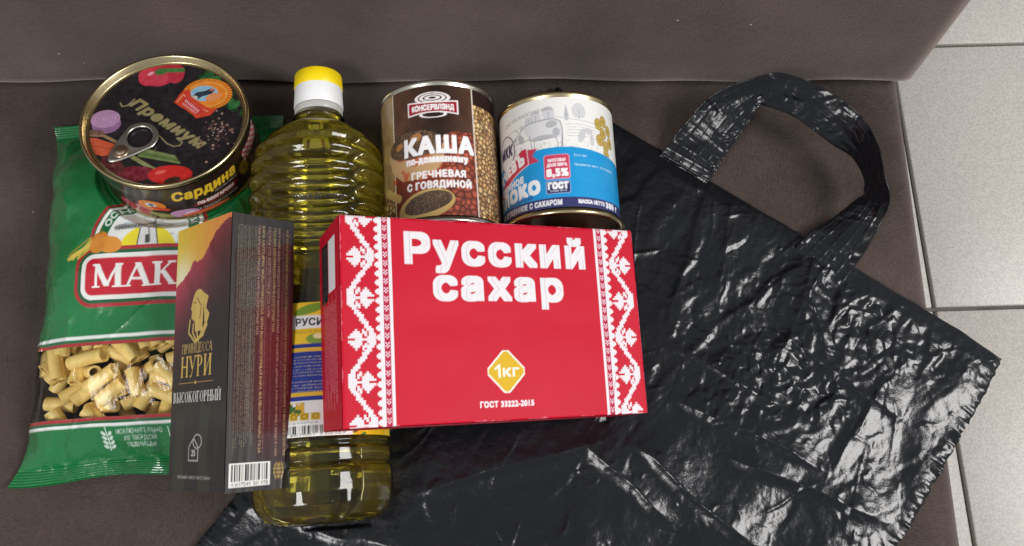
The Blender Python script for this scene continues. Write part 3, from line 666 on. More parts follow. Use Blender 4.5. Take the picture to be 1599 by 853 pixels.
c.text('Состав:', 15, 36.2, 1.6, (220, 240, 250), align='l', bold=.18); c.text('Пищевая ценность 100 г продукта:', 15, 30.2, 1.5, (220, 240, 250), align='l', w=30, bold=.15)
for k, y in enumerate((34.2, 32.6, 28.4, 26.8, 25.2, 23.6, 22, 20.4)): c.text('молоко цельное, сахар, жира белка углеводов', 15, y, 1.0, (60, 176, 226), align='l', w=34 - (k % 3) * 3, op=.6)
c.build('label', lambda X, Y: cyl_map(RM)(X - 8, Y), M_INK_TIN, can)

# ------------------------------------------------------------------ sardine tin
n3 = Vector((.0679, .1911, 0)); n3.z = math.sqrt(1 - n3.length_squared)
ex3 = (Vector((1, 0, 0)) - n3 * n3.x).normalized(); ey3 = n3.cross(ex3)
RS, HS = .0498, .0405
top3 = Vector((-.2154, .2215, .0657))
can = thing('sardine_can', 'flat round ring-pull tin of sardines with a vegetable-printed lid, propped on the pasta pack', 'can', frame(top3 - n3 * HS, ex3, ey3, n3))
prof = [(.0005, .002), (RS * .9, .002), (RS - .002, .0005), (RS - .0005, .0), (RS + .0005, .0008), (RS + .0006, .0022), (RS - .0004, .0032), (RS - .0005, HS - .0042), (RS + .0006, HS - .0032), (RS + .0010, HS - .0016), (RS + .0006, HS - .0003), (RS - .0004, HS), (RS - .0012, HS - .0005), (RS - .0018, HS - .0050), (RS - .0026, HS - .0056), (RS - .0034, HS - .0050), (RS * .88, HS - .0050), (.0005, HS - .0050)]
v, f = lathe(prof, 120); mesh('can_body', v, f, M_GOLD, can)
c = Canvas(-47, -47, 47, 47, .36, (34, 30, 34)); c.grain(16, 9, 4)
def blotch(cx, cy, rx, ry, col, ang=0, var=40, sc=3, seed=1):
    R = max(rx, ry) * 1.6; W_ = c.win(cx - R, cy - R, cx + R, cy + R); X, Y = c.X[W_], c.Y[W_]
    ca, sa = math.cos(math.radians(ang)), math.sin(math.radians(ang)); u = (X - cx) * ca + (Y - cy) * sa; w = (Y - cy) * ca - (X - cx) * sa
    wob = .25 * (fbm(X / sc, Y / sc, seed) - .45)
    m = (u / rx) ** 2 + (w / ry) ** 2 < (1 + wob * 3); nz = (fbm(X / sc * 1.3, Y / sc * 1.3, seed + 5) - .45) * var
    c.lput(W_, m, np.clip(np.array(col)[None, None, :] + nz[..., None], 0, 255)[m])
for k in range(46):   # parsley
    t = k / 45; x = 16 + 26 * t + random.uniform(-4, 4); y = 36 - 24 * t ** 1.3 + random.uniform(-4, 4)
    blotch(x, y, random.uniform(2, 3.6), random.uniform(1.6, 2.6), random.choice(((34, 84, 44), (48, 110, 56), (24, 60, 36))), random.uniform(0, 180), 40, 1.4, 30 + k)
for x, y, a, b_, col in ((-13, 36, 11.5, 8.5, (196, 44, 66)), (-5, 39, 9, 8, (182, 40, 60)), (-18, 34.5, 6, 7, (206, 58, 78)), (-11, 34, 5.5, 6.5, (208, 66, 86)), (-1, 37, 5, 6.5, (190, 48, 68))): c.ell(x, y, a, b_, col)
c.line([(-12, 40), (-6, 40.8), (2, 41.4)], 3.4, (72, 128, 64)); c.ell(-11, 39.5, 4, 2.6, (64, 116, 58), 20); c.ell(-17, 37.5, 2.2, 1.1, (236, 170, 180), 40)
# emblem: rays, orange shield, picture disc, ribbon
cx, cy = 21, 23; rr_ = np.hypot((c.X - cx) / 15.5, (c.Y - cy) / 12.5); th = np.arctan2(c.Y - cy, c.X - cx)
c.put(rr_ < 1, np.where((np.sin(th * 44) > 0)[..., None], np.array((232, 150, 48)), np.array((206, 96, 30)))); c.put(rr_ < .74, (238, 140, 46)); c.ring(cx, cy, 12, 9.6, .5, (250, 186, 90))
c.ell(19, 23.5, 8.6, 6.2, (150, 196, 220)); c.poly([(12, 20.5), (14, 24), (19, 25.5), (23, 28), (25.5, 26.5), (23.5, 23.5), (18, 21), (15.5, 18.5)], (44, 58, 70)); c.ell(23.3, 26.6, 1.3, 1.1, (196, 120, 100)); c.ell(25, 21, 5, 3, (232, 150, 100), 30); c.ell(13.8, 19.8, 1.8, 1.6, (210, 205, 190))
c.poly([(1.5, 15.5), (4.8, 24), (9.2, 26.5), (11.5, 20.5), (18, 15.5), (24.5, 11.8), (29, 12.5), (25.5, 6.5), (17, 3.8), (14.5, 6.5), (9, 10.5), (5.5, 12.5)], (214, 72, 44)); c.line([(3.2, 15.8), (6.2, 22), (10, 18), (16, 13), (23.5, 9.4)], .5, (246, 180, 140)); c.poly([(6.5, 17.5), (8.2, 20.8), (14, 14.8), (20.6, 10.8), (18.6, 6.8), (12, 11)], (206, 60, 60))
for k in range(9): c.line([(8.6 + k * 1.15, 17.8 - k * .95), (9.3 + k * 1.1 - .9, 16.4 - k * .95)], .7, (240, 190, 190)); c.line([(7.7 + k * 1.1, 15.0 - k * .85), (7.2 + k * 1.1, 14.2 - k * .85)], .6, (240, 190, 190))
# script name
gold = (150, 138, 96)
def scr(st, x, y, cap, w, ang, b): c.text(st, x, y, cap, gold, w=w, ang=ang, shear=.28, bold=b)
scr('Премиум', -1.5, -3.2, 7.0, 56, -32.5, .55)
c.line([(-31, 13), (-29.5, 10.6), (-26.5, 11.4), (-23, 16.5)], .9, gold); c.line([(-10, -3), (-6, -7.5), (-1, -12), (3, -16), (7.5, -18), (11, -17), (12, -14.6), (10.2, -13.6)], .8, gold)
for k in range(120):
    x = random.gauss(31, 6.0); y = random.gauss(-6, 6.5); c.ell(x, y, *(random.uniform(.25, .8),) * 2, random.choice(((150, 120, 110), (96, 56, 50), (176, 150, 140), (70, 44, 44))))
c.ell(-36, -3.5, 8.6, 7.0, (150, 108, 148), 8); c.ell(-37.5, .5, 8.8, 6.8, (190, 148, 184), 8)
for q in (.85, .6, .35): c.ring(-37.5, .5, 8.6 * q, 6.6 * q, .4, (164, 118, 160))
c.poly([(-47, -14), (-40, -14), (-22, -20), (-22, -26), (-34, -27), (-47, -24)], (206, 92, 60)); c.line([(-46, -19), (-24, -22.5)], .6, (174, 68, 44)); c.line([(-47, -12), (-36, -12), (-26, -17)], 2, (150, 120, 90)); blotch(-41, -10, 5, 2, (120, 90, 80), 0, 60, 1.5, 91)
for k in range(5): c.line([(-12, -20.5 - k * 1.3), (9 + k, -25 - k * 1.2)], 1.3, random.choice(((92, 112, 60), (70, 92, 50), (120, 134, 84))))
c.line([(-17, -26), (0, -36)], 2.6, (140, 140, 92)); blotch(-12, -39, 12, 5.5, (120, 36, 48), 8, 70, 1.6, 95); blotch(-26, -33, 9, 4.5, (94, 40, 40), -35, 60, 1.5, 97)
c.ell(9, -38.5, 13, 6.8, (204, 44, 40), 4); c.ell(11, -42.5, 5, 2.4, (60, 40, 26), 20); c.ell(3, -37, 3.5, 1.2, (232, 100, 90), 20)
c.a *= .9; c.grain(26, 2.6, 14)
c.build('lid_print', lambda X, Y: np.stack([X / 1000, Y / 1000, np.full(X.shape, HS - .0047)], 1), M_INK_TIN, can, keep=lambda x, y: np.hypot(x, y) < 45.8)
# side label, centred on the lower right of the rim
c = Canvas(-158, 3.6, 158, 35.6, .42, (40, 26, 22)); 
a0 = math.radians(-71) * RS * 1000
def bl(cx, cy, rx, ry, col, ang=0): c.ell(a0 + cx, cy, rx, ry, col, ang)
for k in range(9): bl(-34 + random.uniform(-8, 6), 10 + random.uniform(-4, 5), 5, 4, random.choice(((190, 60, 84), (206, 120, 130), (170, 44, 60), (200, 196, 170))), random.uniform(0, 90))
bl(-22.5, 17, 8.5, 5.6, (226, 130, 40)); bl(-23, 17.4, 3.4, 2.8, (210, 208, 200)); bl(-22.6, 17.6, 1.5, 1.5, (70, 80, 90)); bl(-18, 13.6, 6, 1.7, (214, 72, 44), -10); bl(-5, 7, 9, 4.4, (196, 150, 186)); bl(-1.5, 6, 4, 2, (226, 200, 220)); bl(-20, 6, 8, 2.4, (150, 150, 80), -10); bl(8, 4.4, 16, 2.4, (214, 96, 60))
c.text('Сардина', a0 + 13, 22.2, 8.6, (228, 188, 48), w=42, shear=.2, bold=.6); c.text('АТЛАНТИЧЕСКАЯ', a0 + 26, 18.6, 1.7, (215, 205, 190), w=17, bold=.15)
c.poly([(a0 + 1, 12.2), (a0 + 31, 12.2), (a0 + 35, 15.8), (a0 + 6, 16.2)], (146, 28, 32)); c.text('ПО-БОЛГАРСКИ', a0 + 17.5, 12.9, 2.6, (240, 226, 220), w=25, bold=.3)
c.text('С ТОМАТНЫМ СОУСОМ', a0 + 19, 10.2, 1.6, (214, 80, 70), w=23, bold=.2); c.text('И ОВОЩНЫМ ГАРНИРОМ', a0 + 18, 7.4, 1.6, (220, 215, 205), w=27, bold=.2)
c.text('РЫБНЫЕ КОНСЕРВЫ СТЕРИЛИЗОВАННЫЕ', a0 - 42, 26.6, 1.2, (160, 155, 150), w=20); c.text('ГОСТ 7452-2014', a0 - 42, 24.6, 1.2, (160, 155, 150), w=14)
c.ell(a0 + 42, 18, 4.4, 6, (188, 152, 40)); c.ring(a0 + 42, 18, 3.4, 4.8, .5, (110, 84, 20)); c.text('5', a0 + 42, 15.6, 4.6, (110, 84, 20), bold=.3)
for k in range(12):
    for q in range(4):
        if (k + q) % 2: c.rect(a0 + 44 + k * 2.2, 21 + q * 2.4, a0 + 46.2 + k * 2.2, 23.4 + q * 2.4, (190, 60, 70))
        else: c.rect(a0 + 44 + k * 2.2, 21 + q * 2.4, a0 + 46.2 + k * 2.2, 23.4 + q * 2.4, (220, 200, 196))
for k in range(26): c.line([(a0 + 47 + k * 2, 4), (a0 + 50 + k * 2, 20)], 1.1, random.choice(((120, 92, 70), (86, 60, 46), (60, 44, 38))))
c.build('side_label', cyl_map(RS, .0001), M_INK_TIN, can)
# ring-pull tab: an oval plate with a finger hole, riveted near the rim
def tab():
    ang = math.atan2(-27.1 + 13.4, -21.4 + 12.8); cA = np.array([-13.2, -13.2]); tip = np.array([-27.2, -30.6]); d = (tip - cA) / np.linalg.norm(tip - cA); nrm = np.array([-d[1], d[0]]); L = np.linalg.norm(tip - cA)
    n = 56; out = []; inn = []
    for k in range(n):
        a = 2 * math.pi * k / n; ca, sa = math.cos(a), math.sin(a)
        if ca < 0: u, w = 11.0 * ca, 11.0 * sa
        else:
            u = (L + 1.5) * ca; w = 11.0 * sa * (1 - .42 * ca ** .8) 
        out.append((u, w)); inn.append((7.6 * ca, 7.4 * sa))
    V = []; F = []
    def ringv(pts, z): 
        for u, w in pts: q = cA + d * u + nrm * w; V.append((q[0] / 1000, q[1] / 1000, z))
    z = HS - .0047
    lift = .0010
    sc = lambda P, k, off=(0, 0): [(u * k, w * k) for u, w in P]
    rings = [(out, z + lift), (sc(out, 1.02), z + lift + .0006), (sc(out, .97), z + lift + .0013), (sc(out, .90), z + lift + .0012), (sc(inn, 1.16), z + lift + .0012), (sc(inn, 1.06), z + lift + .0014), (inn, z + lift + .0008), (sc(inn, 1.02), z + lift)]
    for P, zz in rings: ringv(P, zz)
    m = len(rings)
    for i in range(m):
        i2 = (i + 1) % m
        for k in range(n): F.append([i * n + k, i * n + (k + 1) % n, i2 * n + (k + 1) % n, i2 * n + k])
    t = mesh('ring_pull', V, F, M_ALU, can)
    q = cA + d * 14.4
    v, f = lathe([(.0046, 0), (.0046, .0004), (.0040, .0007), (.0032, .0004), (.0026, .0011), (.0012, .0014), (.0003, .0014)], 28, False, True); v = v + np.array([q[0] / 1000, q[1] / 1000, z + lift + .0011]); mesh('rivet', v, f, mat('rivet_lacquer', (.60, .44, .32), .3, metal=1), t)
tab()

# ------------------------------------------------------------------ pasta pack
pa = math.radians(3.3); PO = Vector((-.234, .128, 0))
pack = thing('pasta_pack', 'green printed bag of pasta tubes with a clear window, left of the tea box', 'pasta pack', frame(PO, (math.cos(pa), math.sin(pa), 0), (-math.sin(pa), math.cos(pa), 0), (0, 0, 1)))
HWp, HLp = 74.0, 121.0
def pack_z(X, Y, top=True):
    u = np.clip(np.abs(X) / HWp, 0, 1); w = np.clip(np.abs(Y) / (HLp - 9), 0, 1)
    h = (1 - u ** 3.2) ** .55 * (1 - w ** 3.4) ** .75
    h = h * (43 - 4 * np.clip(-Y / 100, 0, 1) * 1.5) / 1000
    if top:
        cr = (fbm(X / 26, Y / 34, 61, 3) - .45) * .006 * np.clip(h / .02, 0, 1)
        pull = np.exp(-((np.abs(Y) - 104) / 13) ** 2) * .0022 * np.sin(X / 5.0 + 3 * vnoise(X / 14, Y / 14, 63)) * (1 - u ** 6)
        sidew = np.exp(-((HWp - np.abs(X)) / 12) ** 2) * .0016 * np.sin(Y / 6.5 + 4 * vnoise(X / 20, Y / 20, 66)) * (1 - w ** 6)
        x_, y_ = X / 1000, Y / 1000; cz = creases(x_, y_, 90, 21, (-.075, .075, -.118, .118), 80, 45, (.02, .07), (.0005, .0018), (.0012, .0035), lambda a, b: .25 + .9 * (abs(b) / .12) ** 2 + .7 * (abs(a) / .075) ** 3) if X.size > 500 else 0
        return .002 + h + cr + pull + sidew + cz * np.clip(h / .012, 0, 1)
    return .0012 + 0 * h
_b3 = top3 - n3 * HS
def dent(x, y, z):
    wx = PO.x + x * math.cos(pa) - y * math.sin(pa); wy = PO.y + x * math.sin(pa) + y * math.cos(pa)
    pl = _b3.z - ((wx - _b3.x) * n3.x + (wy - _b3.y) * n3.y) / n3.z - .0006; r = np.hypot(wx - _b3.x, wy - _b3.y)
    pl = pl + np.clip(r - RS - .001, 0, 1) * 1.3
    return np.minimum(z, pl)
def pack_map(X, Y, top=True):
    bow = 1 + .045 * np.abs(Y / HLp) ** 6 + .10 * np.clip((-Y - 85) / 36, 0, 1) ** 2 * (X < 0)
    x = X * bow - 3 * np.cos(Y / 40) * (np.abs(X) / HWp) ** 2 * np.sign(X)
    z = pack_z(X, Y, top)
    fin = np.clip((np.abs(Y) - (HLp - 9)) / 9, 0, 1)
    z = z + (fin > 0) * (.0004 * np.sin(Y * 4.2) + .0035 * fin * (fbm(X / 22, Y * 0 + 3, 77, 2) - .25) + .002 * fin)
    y = Y + 2.5 * np.clip(-(X) / HWp, -1, 1) * 0 - (Y < -100) * (1.6 * np.sin(X / 13) + .10 * (-X - 20) * .35) * np.clip((-Y - 100) / 20, 0, 1)
    return np.stack([x / 1000, y / 1000, np.maximum(dent(x / 1000, y / 1000, z), .0008)], 1)
GRN = (15, 116, 58)
c = Canvas(-HWp, -HLp, HWp, HLp, .5, GRN); c.grain(10, 30, 7)
cx0 = 9.0
# round emblem above the plate: red, green, white, green bands, then sky, sun and mill
for r, col in ((37.6, (170, 36, 46)), (35.8, (16, 92, 50)), (34.8, (232, 236, 232)), (32.6, (16, 104, 56)), (26.2, (232, 236, 232))):
    m = (np.hypot(c.X - cx0, c.Y - 19) < r) & (c.Y > 10); c.put(m, col)
for k in range(60):
    x = cx0 + random.uniform(-23, 23); y = random.uniform(14, 42); L = random.uniform(3, 8)
    if np.hypot(x - cx0, y - 19) < 23: c.line([(x - L / 2, y), (x + L / 2, y + random.uniform(-.4, .4))], .45, (150, 170, 185))
c.put((np.hypot((c.X - cx0), (c.Y - 12)) < 18) & (c.Y > 10), (234, 218, 40))
c.text('ОСНОВАНО ГОДУ', 0, 0, 4.0, (228, 236, 230), arc=(cx0, 19, 27.6, 90), w=63, bold=.25)
mk = (70, 70, 72)
c.poly([(cx0 - 7, 13), (cx0 + 7, 13), (cx0 + 5, 29), (cx0 - 5, 29)], (214, 216, 214)); c.line([(cx0 - 7, 13), (cx0 - 5, 29), (cx0 + 5, 29), (cx0 + 7, 13)], .8, mk); c.rect(cx0 - 8, 12, cx0 + 8, 16.5, (112, 112, 112)); c.poly([(cx0 - 6, 29), (cx0 + 6, 29), (cx0, 35)], mk); c.rect(cx0 - 1.5, 18, cx0 + 1.2, 23.5, mk)
c.line([(cx0 - 20, 29.2), (cx0 + 20, 31.6)], 3.4, (150, 152, 150)); c.line([(cx0 - 20, 29.2), (cx0 + 20, 31.6)], .7, mk); c.ell(cx0, 30.4, 1.9, 1.9, (225, 225, 225)); c.ring(cx0, 30.4, 1.9, 1.9, .6, mk); c.line([(cx0 - 1.5, 50), (cx0 + 1.5, 19)], 1.2, mk, .5)
for k in range(9): c.line([(cx0 - 18 + k * 2 - .3, 27.8 + k * .12), (cx0 - 18 + k * 2, 31 + k * .12)], .35, mk); c.line([(cx0 + 3 + k * 2, 29 + k * .12), (cx0 + 3 + k * 2, 32.6 + k * .12)], .35, mk)
# name plate
for g_, col in ((4.2, (176, 38, 46)), (2.0, (14, 92, 50)), (-.2, (236, 238, 234)), (-3.0, (198, 26, 48))): c.rrect(-31.5 - g_, -16.5 - g_, 80 + g_, 13 + g_, max(1, 8 + g_), col)
c.text('МАКФА', -23.8, -8.6, 14.6, (244, 244, 240), align='l', serif=True, w=88, bold=.25)
# pumpkin and wheat ears
for k in range(14): c.line([(-40 + random.uniform(-3, 5), 12 + random.uniform(-2, 2)), (-27 + random.uniform(-4, 4), 20 + random.uniform(-3, 5))], 1.0, random.choice(((190, 176, 60), (150, 140, 40), (214, 190, 84))))
c.ell(-21, 21, 6, 6.6, (206, 128, 40)); c.ell(-14.5, 18.5, 7.6, 5.4, (222, 146, 52), -6); c.ell(-23, 18.5, 5, 5, (214, 136, 46)); c.line([(-21.5, 26), (-21, 29.5)], 1, (120, 110, 40))
# window edges
wt, wb = -43.5, -85.5
edgef = lambda X: 1.4 * np.cos(X / 42)
ye = c.Y + 2.2 * (c.X / 60) ** 2 * 0
for a, b_, col in ((wt, wt + 2.0, (170, 36, 44)), (wt + 2.0, wt + 4.0, (14, 104, 54)), (wt + 4.0, wt + 6.0, (232, 236, 232)), (wb - 2.0, wb, (170, 36, 44)), (wb - 3.8, wb - 2.0, (14, 96, 52)), (wb - 5.6, wb - 3.8, (232, 236, 232))):
    c.put((c.Y >= a) & (c.Y < b_), col)
c.text('ИСКЛЮЧИТЕЛЬНО', -.5, -95.6, 2.6, (214, 232, 220), w=27, bold=.15); c.text('ИЗ ТВЕРДОЙ', -.5, -99.6, 2.6, (214, 232, 220), w=18.5, bold=.15); c.text('ПШЕНИЦЫ', -.5, -103.4, 2.6, (214, 232, 220), w=16.5, bold=.15)
for k in range(4):
    for s in (-1, 1): c.ell(-19.5 + s * 1.7, -95 - k * 2.6, 1.5, .8, (214, 232, 220), 45 * s)
c.line([(-19.5, -91.5), (-19.5, -105)], .5, (214, 232, 220)); c.line([(17, -93), (17, -104)], .5, (214, 232, 220)); c.text('G', 20, -102, 6, (214, 232, 220), align='l', bold=.2, shear=.2)
wr = c.build('wrapper', pack_map, M_INK_FILM, pack, keep=lambda x, y: (y > wt) | (y < wb))
gx, gy_ = np.meshgrid(np.linspace(-HWp, HWp, 120), np.linspace(wb, wt, 60)); mesh('window', pack_map(gx.ravel(), gy_.ravel()), gridfaces(120, 60), M_WINDOW, pack)
gx, gy_ = np.meshgrid(np.linspace(-HWp, HWp, 40), np.linspace(-HLp, HLp, 60)); bk = pack_map(gx.ravel(), gy_.ravel(), False); bk[:, 2] = .0006
_f = gridfaces(40, 60)[:, ::-1]; _cy = gy_.ravel()[_f].mean(1); _w = (_cy > wb) & (_cy < wt)
mesh('back_film', bk, _f[~_w], mat('green_film', (.006, .13, .03), .25), pack); mesh('back_window', bk, _f[_w], M_WINDOW, pack)
# pasta tubes heaped under the window: hollow tubes thrown in without overlaps
def tube_mesh(L, bend, ro=.0044, ri=.0029, n=14):
    a = np.linspace(0, 2 * np.pi, n, endpoint=False); V = []
    st = [(-1, ri), (-1, ro), (-.33, ro), (.33, ro), (1, ro), (1, ri), (.33, ri), (-.33, ri)]
    for t, r in st:
        x = t * L / 2; z0 = bend * (1 - t * t)
        V.append(np.stack([np.full(n, x + 0), r * np.cos(a), r * np.sin(a) + z0], 1))
    f = gridfaces(n, 8, True).tolist() + [[7 * n + k, 7 * n + (k + 1) % n, (k + 1) % n, k] for k in range(n)]
    return np.concatenate(V), f
protos = []
for L, bnd in ((.021, .0004), (.024, .0008), (.018, .0002)):
    v, f = tube_mesh(L, bnd); me = bpy.data.meshes.new('pasta_tube'); me.from_pydata([tuple(p) for p in v], [], f); me.update()
    me.polygons.foreach_set('use_smooth', np.ones(len(me.polygons), dtype=bool)); me.set_sharp_from_angle(angle=math.radians(40)); me.materials.append(M_PASTA); protos.append((me, L))
rng = np.random.default_rng(4); placed = []
def segdist(p1, d1, h1, P2, D2, H2):
    T = np.linspace(-1, 1, 7); a = p1 + np.outer(T, d1 * h1); b = P2[:, None, :] + T[None, :, None] * (D2 * H2[:, None])[:, None, :]
    return np.linalg.norm(a[None, :, None, :] - b[:, None, :, :], axis=3).min(axis=(1, 2))
for att in range(9000):
    X = rng.uniform(-68, 70); Y = rng.uniform(wb - 7, wt + 9); me, L = protos[rng.integers(3)]
    zt = float(pack_z(np.array([X]), np.array([Y]))[0]) - .0066
    if zt < .0055: continue
    az = rng.uniform(0, np.pi); el = rng.normal(0, .28); d = np.array([np.cos(az) * np.cos(el), np.sin(az) * np.cos(el), np.sin(el)])
    z = zt - abs(np.sin(el)) * L * .42 - rng.choice([.006, .0075, .0095, .013, .018, .024]) if att < 3500 else zt - abs(np.sin(el)) * L * .4
    if z < .0048: continue
    p = np.array([X / 1000, Y / 1000, z]); ends = np.array([p + d * L / 2, p - d * L / 2])
    ze = pack_z(ends[:, 0] * 1000, ends[:, 1] * 1000)
    if (ends[:, 2] > ze - .0058).any() or (np.abs(ends[:, 0]) > .071).any() or (ends[:, 2] < .0044).any(): continue
    if placed:
        P2 = np.array([q[0] for q in placed]); D2 = np.array([q[1] for q in placed]); H2 = np.array([q[2] for q in placed]); near = np.linalg.norm(P2 - p, axis=1) < .03
        if near.any() and (segdist(p, d, L / 2 - .001, P2[near], D2[near], H2[near]) < (.0062 if att < 3500 else .0072)).any(): continue
    placed.append((p, d, L / 2 - .001, me))
    if len(placed) >= 290: break
for p, d, h, me in placed:
    o = bpy.data.objects.new('pasta_tube', me); COL.objects.link(o); o.parent = pack; o.location = p
    o.rotation_euler = (Vector(d).to_track_quat('X', 'Z') @ Matrix.Rotation(random.uniform(0, 6.28), 3, 'X').to_quaternion()).to_euler()

# ------------------------------------------------------------------ oil bottle
bottle = thing('oil_bottle', 'clear bottle of yellow sunflower oil with yellow and white cap, lying on its side', 'bottle', lying(B_BASE, B_DIR))
BP = [(0, .026), (.0015, .031), (.005, .0352), (.011, .0385), (.018, .0397), (.027, .0398), (.0300, .0392), (.0318, .0372), (.0336, .0392), (.0400, .0394), (.0420, .0372), (.0440, .0388), (.0470, .0384), (.120, .0382), (.132, .0366), (.145, .0352), (.156, .0372), (.166, .0402), (.180, .0410), (.205, .0412), (.219, .0402), (.229, .0368), (.236, .0315), (.2415, .0250), (.2455, .0180), (.2485, .0142), (.258, .0130)]
bt = np.array([p[0] for p in BP]); brd = np.array([p[1] for p in BP])
def brad(t, phi, sh=0.0):
    r = np.interp(t, bt, brd)
    z = np.clip((t - .166) / .010, 0, 1) * np.clip((.236 - t) / .010, 0, 1)
    ph = np.abs((phi + np.pi) % (2 * np.pi) - np.pi)
    half = .78 + .03 * np.sin(t * 620); half = np.where(t < .185, half - (.185 - t) * 10, half)
    pan = 1 / (1 + np.exp((ph - half) * 32)) * np.clip((t - .150) / .010, 0, 1) * np.clip((.240 - t) / .012, 0, 1)
    rib = np.cos((t - .172) / .0108 * 2 * np.pi); ribp = np.cos((t - .176) / .0108 * 2 * np.pi)
    r = r + z * (1 - pan) * .0021 * rib + z * pan * .0014 * ribp - pan * .0032
    # petal feet at the base
    foot = np.clip(1 - t / .018, 0, 1); r = r - foot * .003 * (np.abs(np.cos(phi * 2.5 + .5)) < .18)
    return r - sh
nph = 180; tt = np.unique(np.concatenate([np.linspace(0, .258, 260), bt])); ph = np.linspace(0, 2 * np.pi, nph, endpoint=False)
Tg, Pg = np.meshgrid(tt, ph, indexing='ij'); Rg = brad(Tg, Pg)
def bverts(R): return np.stack([R * np.cos(Pg), R * np.sin(Pg), Tg], -1).reshape(-1, 3)
nt_ = len(tt); f = gridfaces(nph, nt_, True).tolist(); 
v = np.vstack([bverts(Rg), [[0, 0, .004]]]); f += [[nph * nt_, (k + 1) % nph, k] for k in range(nph)]
shell = mesh('bottle_shell', v, f, M_PET, bottle)
Ro = brad(Tg, Pg, .0009); ov = bverts(Ro); ov[:, 2] = np.clip(ov[:, 2], .002, .254)
ov[:, 0] = np.minimum(ov[:, 0], .0272)      # the level of the oil in the lying bottle
f = gridfaces(nph, nt_, True).tolist(); f += [[(nt_ - 1) * nph + k for k in range(nph)], [k for k in range(nph)][::-1]]
oil = mesh('oil', ov, f, [M_OIL, M_OILTOP], bottle)
for p in oil.data.polygons:
    if all(ov[k, 0] > .02719 for k in p.vertices): p.material_index = 1
v, f = lathe([(.0130, .2485), (.0168, .2488), (.0170, .2500), (.0168, .2512), (.0130, .2516)], 60); mesh('neck_ring', v, f, M_PET, bottle)
def capped(name, z0, z1, r0, r1, m, ribs, parent, close=True):
    n = 120; a = np.linspace(0, 2 * np.pi, n, endpoint=False); V = []
    pr = [(r0 - .0004, z0), (r0, z0 + .0006), (r1, z1 - .0012), (r1 - .0004, z1 - .0004), (r1 - .0014, z1), (.0004, z1)] if close else [(r0 - .0004, z0), (r0, z0 + .0005), (r1, z1)]
    for r, z in pr: rr = r + ribs * (np.arange(n) % 2) * (1 if z < z1 - .001 else 0); V.append(np.stack([rr * np.cos(a), rr * np.sin(a), np.full(n, z)], 1))
    return mesh(name, np.concatenate(V), gridfaces(n, len(pr), True), m, parent)
cap = capped('cap', .2590, .2725, .0154, .0152, M_WHITE, .0004, bottle, False); capped('tamper_ring', .2545, .2586, .0152, .0153, thin_clear('milky_ring', 1.5, (.95, .95, .88), .2, haze=.5), .0, cap, False); capped('cap_top', .2725, .2835, .0153, .0148, M_YELLOW, .0004, cap)
# wrap label
c = Canvas(-62, 46.5, 62, 121, .4, (236, 190, 30))
n_ = fbm(c.X / 8, c.Y / 8, 101); c.put(n_ > .5, (226, 164, 22)); c.put(n_ > .60, (246, 214, 70))
for k in range(26): 
    x, y = random.uniform(10, 60), random.uniform(46, 120)
    for q in range(8): c.ell(x + 4 * math.cos(q * .8), y + 4 * math.sin(q * .8), 2.6, 1.0, random.choice(((250, 204, 30), (240, 178, 20))), q * 46)
    c.ell(x, y, 2.0, 2.0, (96, 66, 22)); c.ell(x + 5, y - 3, 2.4, 1, (80, 130, 50), 30)
bx0, bx1 = -27, 14
c.rect(bx0, 46.5, bx1, 121, (238, 196, 40)); c.ell(-9, 117, 9, 2.6, (120, 150, 40), 15); c.rect(bx0, 106, bx1, 113.4, (232, 234, 232)); c.text('РУСИ', -9, 107.8, 4.0, (44, 46, 60), w=15, bold=.25); c.text('ПОДСОЛНЕЧНОЕ МАСЛО', -4, 103.4, 1.5, (120, 90, 20), w=26)
c.ell(-4, 100, 7, 3, (130, 160, 60)); c.ell(-4, 101.5, 3, 1.5, (235, 225, 170))
c.rect(bx0, 66, bx1, 97.4, (28, 48, 140)); c.rect(bx0, 93, bx1, 95.2, (226, 180, 50)); c.rect(bx0, 68.4, bx1, 70.6, (226, 180, 50))
for k in range(11): c.text('масло подсолнечное рафинированное дезодорированное', -21, 89.8 - k * 1.75 - (k > 6) * 1.6, .85, (186, 176, 150), align='l', w=30 - (k * 7) % 9, bold=.08)
c.rect(bx0, 46.5, bx1, 66, (230, 232, 230)); blot = (fbm(c.X / 4, c.Y / 4, 103) > .45) & (c.X < -12) & (c.Y < 65) & (c.Y > 58); c.put(blot, (214, 170, 40)); c.put(blot & (fbm(c.X / 3, c.Y / 3, 104) > .5), (60, 100, 40)); 
for k in range(3): c.rect(-20.5 + k * 6, 55.4, -15.5 + k * 6, 59.4, (206, 170, 40)); c.ring(-18 + k * 6, 57.4, 1.5, 1.3, .4, (120, 96, 30))
c.text('ЕАС Сделано в России', -14, 53.6, 1.1, (90, 90, 96), w=18); c.barcode(-26, 46.6, 12, 53.2, '4 607001 220407', 5)
c.build('label', lambda X, Y: np.stack([(np.interp(Y / 1000, bt, brd) + .0003) * np.cos((X + 11) / 38.4), (np.interp(Y / 1000, bt, brd) + .0003) * np.sin((X + 11) / 38.4), Y / 1000], 1), M_INK_LABEL, bottle)
c = Canvas(-8, 182, 24, 193, .2, (20, 18, 16)); c.text('ИЗГОТОВ 20.05.21', 8, 188.2, 2.6, (20, 18, 16), w=29, bold=.16); c.text('ГОДЕН ДО 20.05.22', 8, 183.6, 2.6, (20, 18, 16), w=29, bold=.16)
c.build('date_stamp', lambda X, Y: np.stack([(brad(Y / 1000, X / 38) + .0002) * np.cos(X / 38), (brad(Y / 1000, X / 38) + .0002) * np.sin(X / 38), Y / 1000], 1), M_INK_STAMP, bottle, ink_only=True)

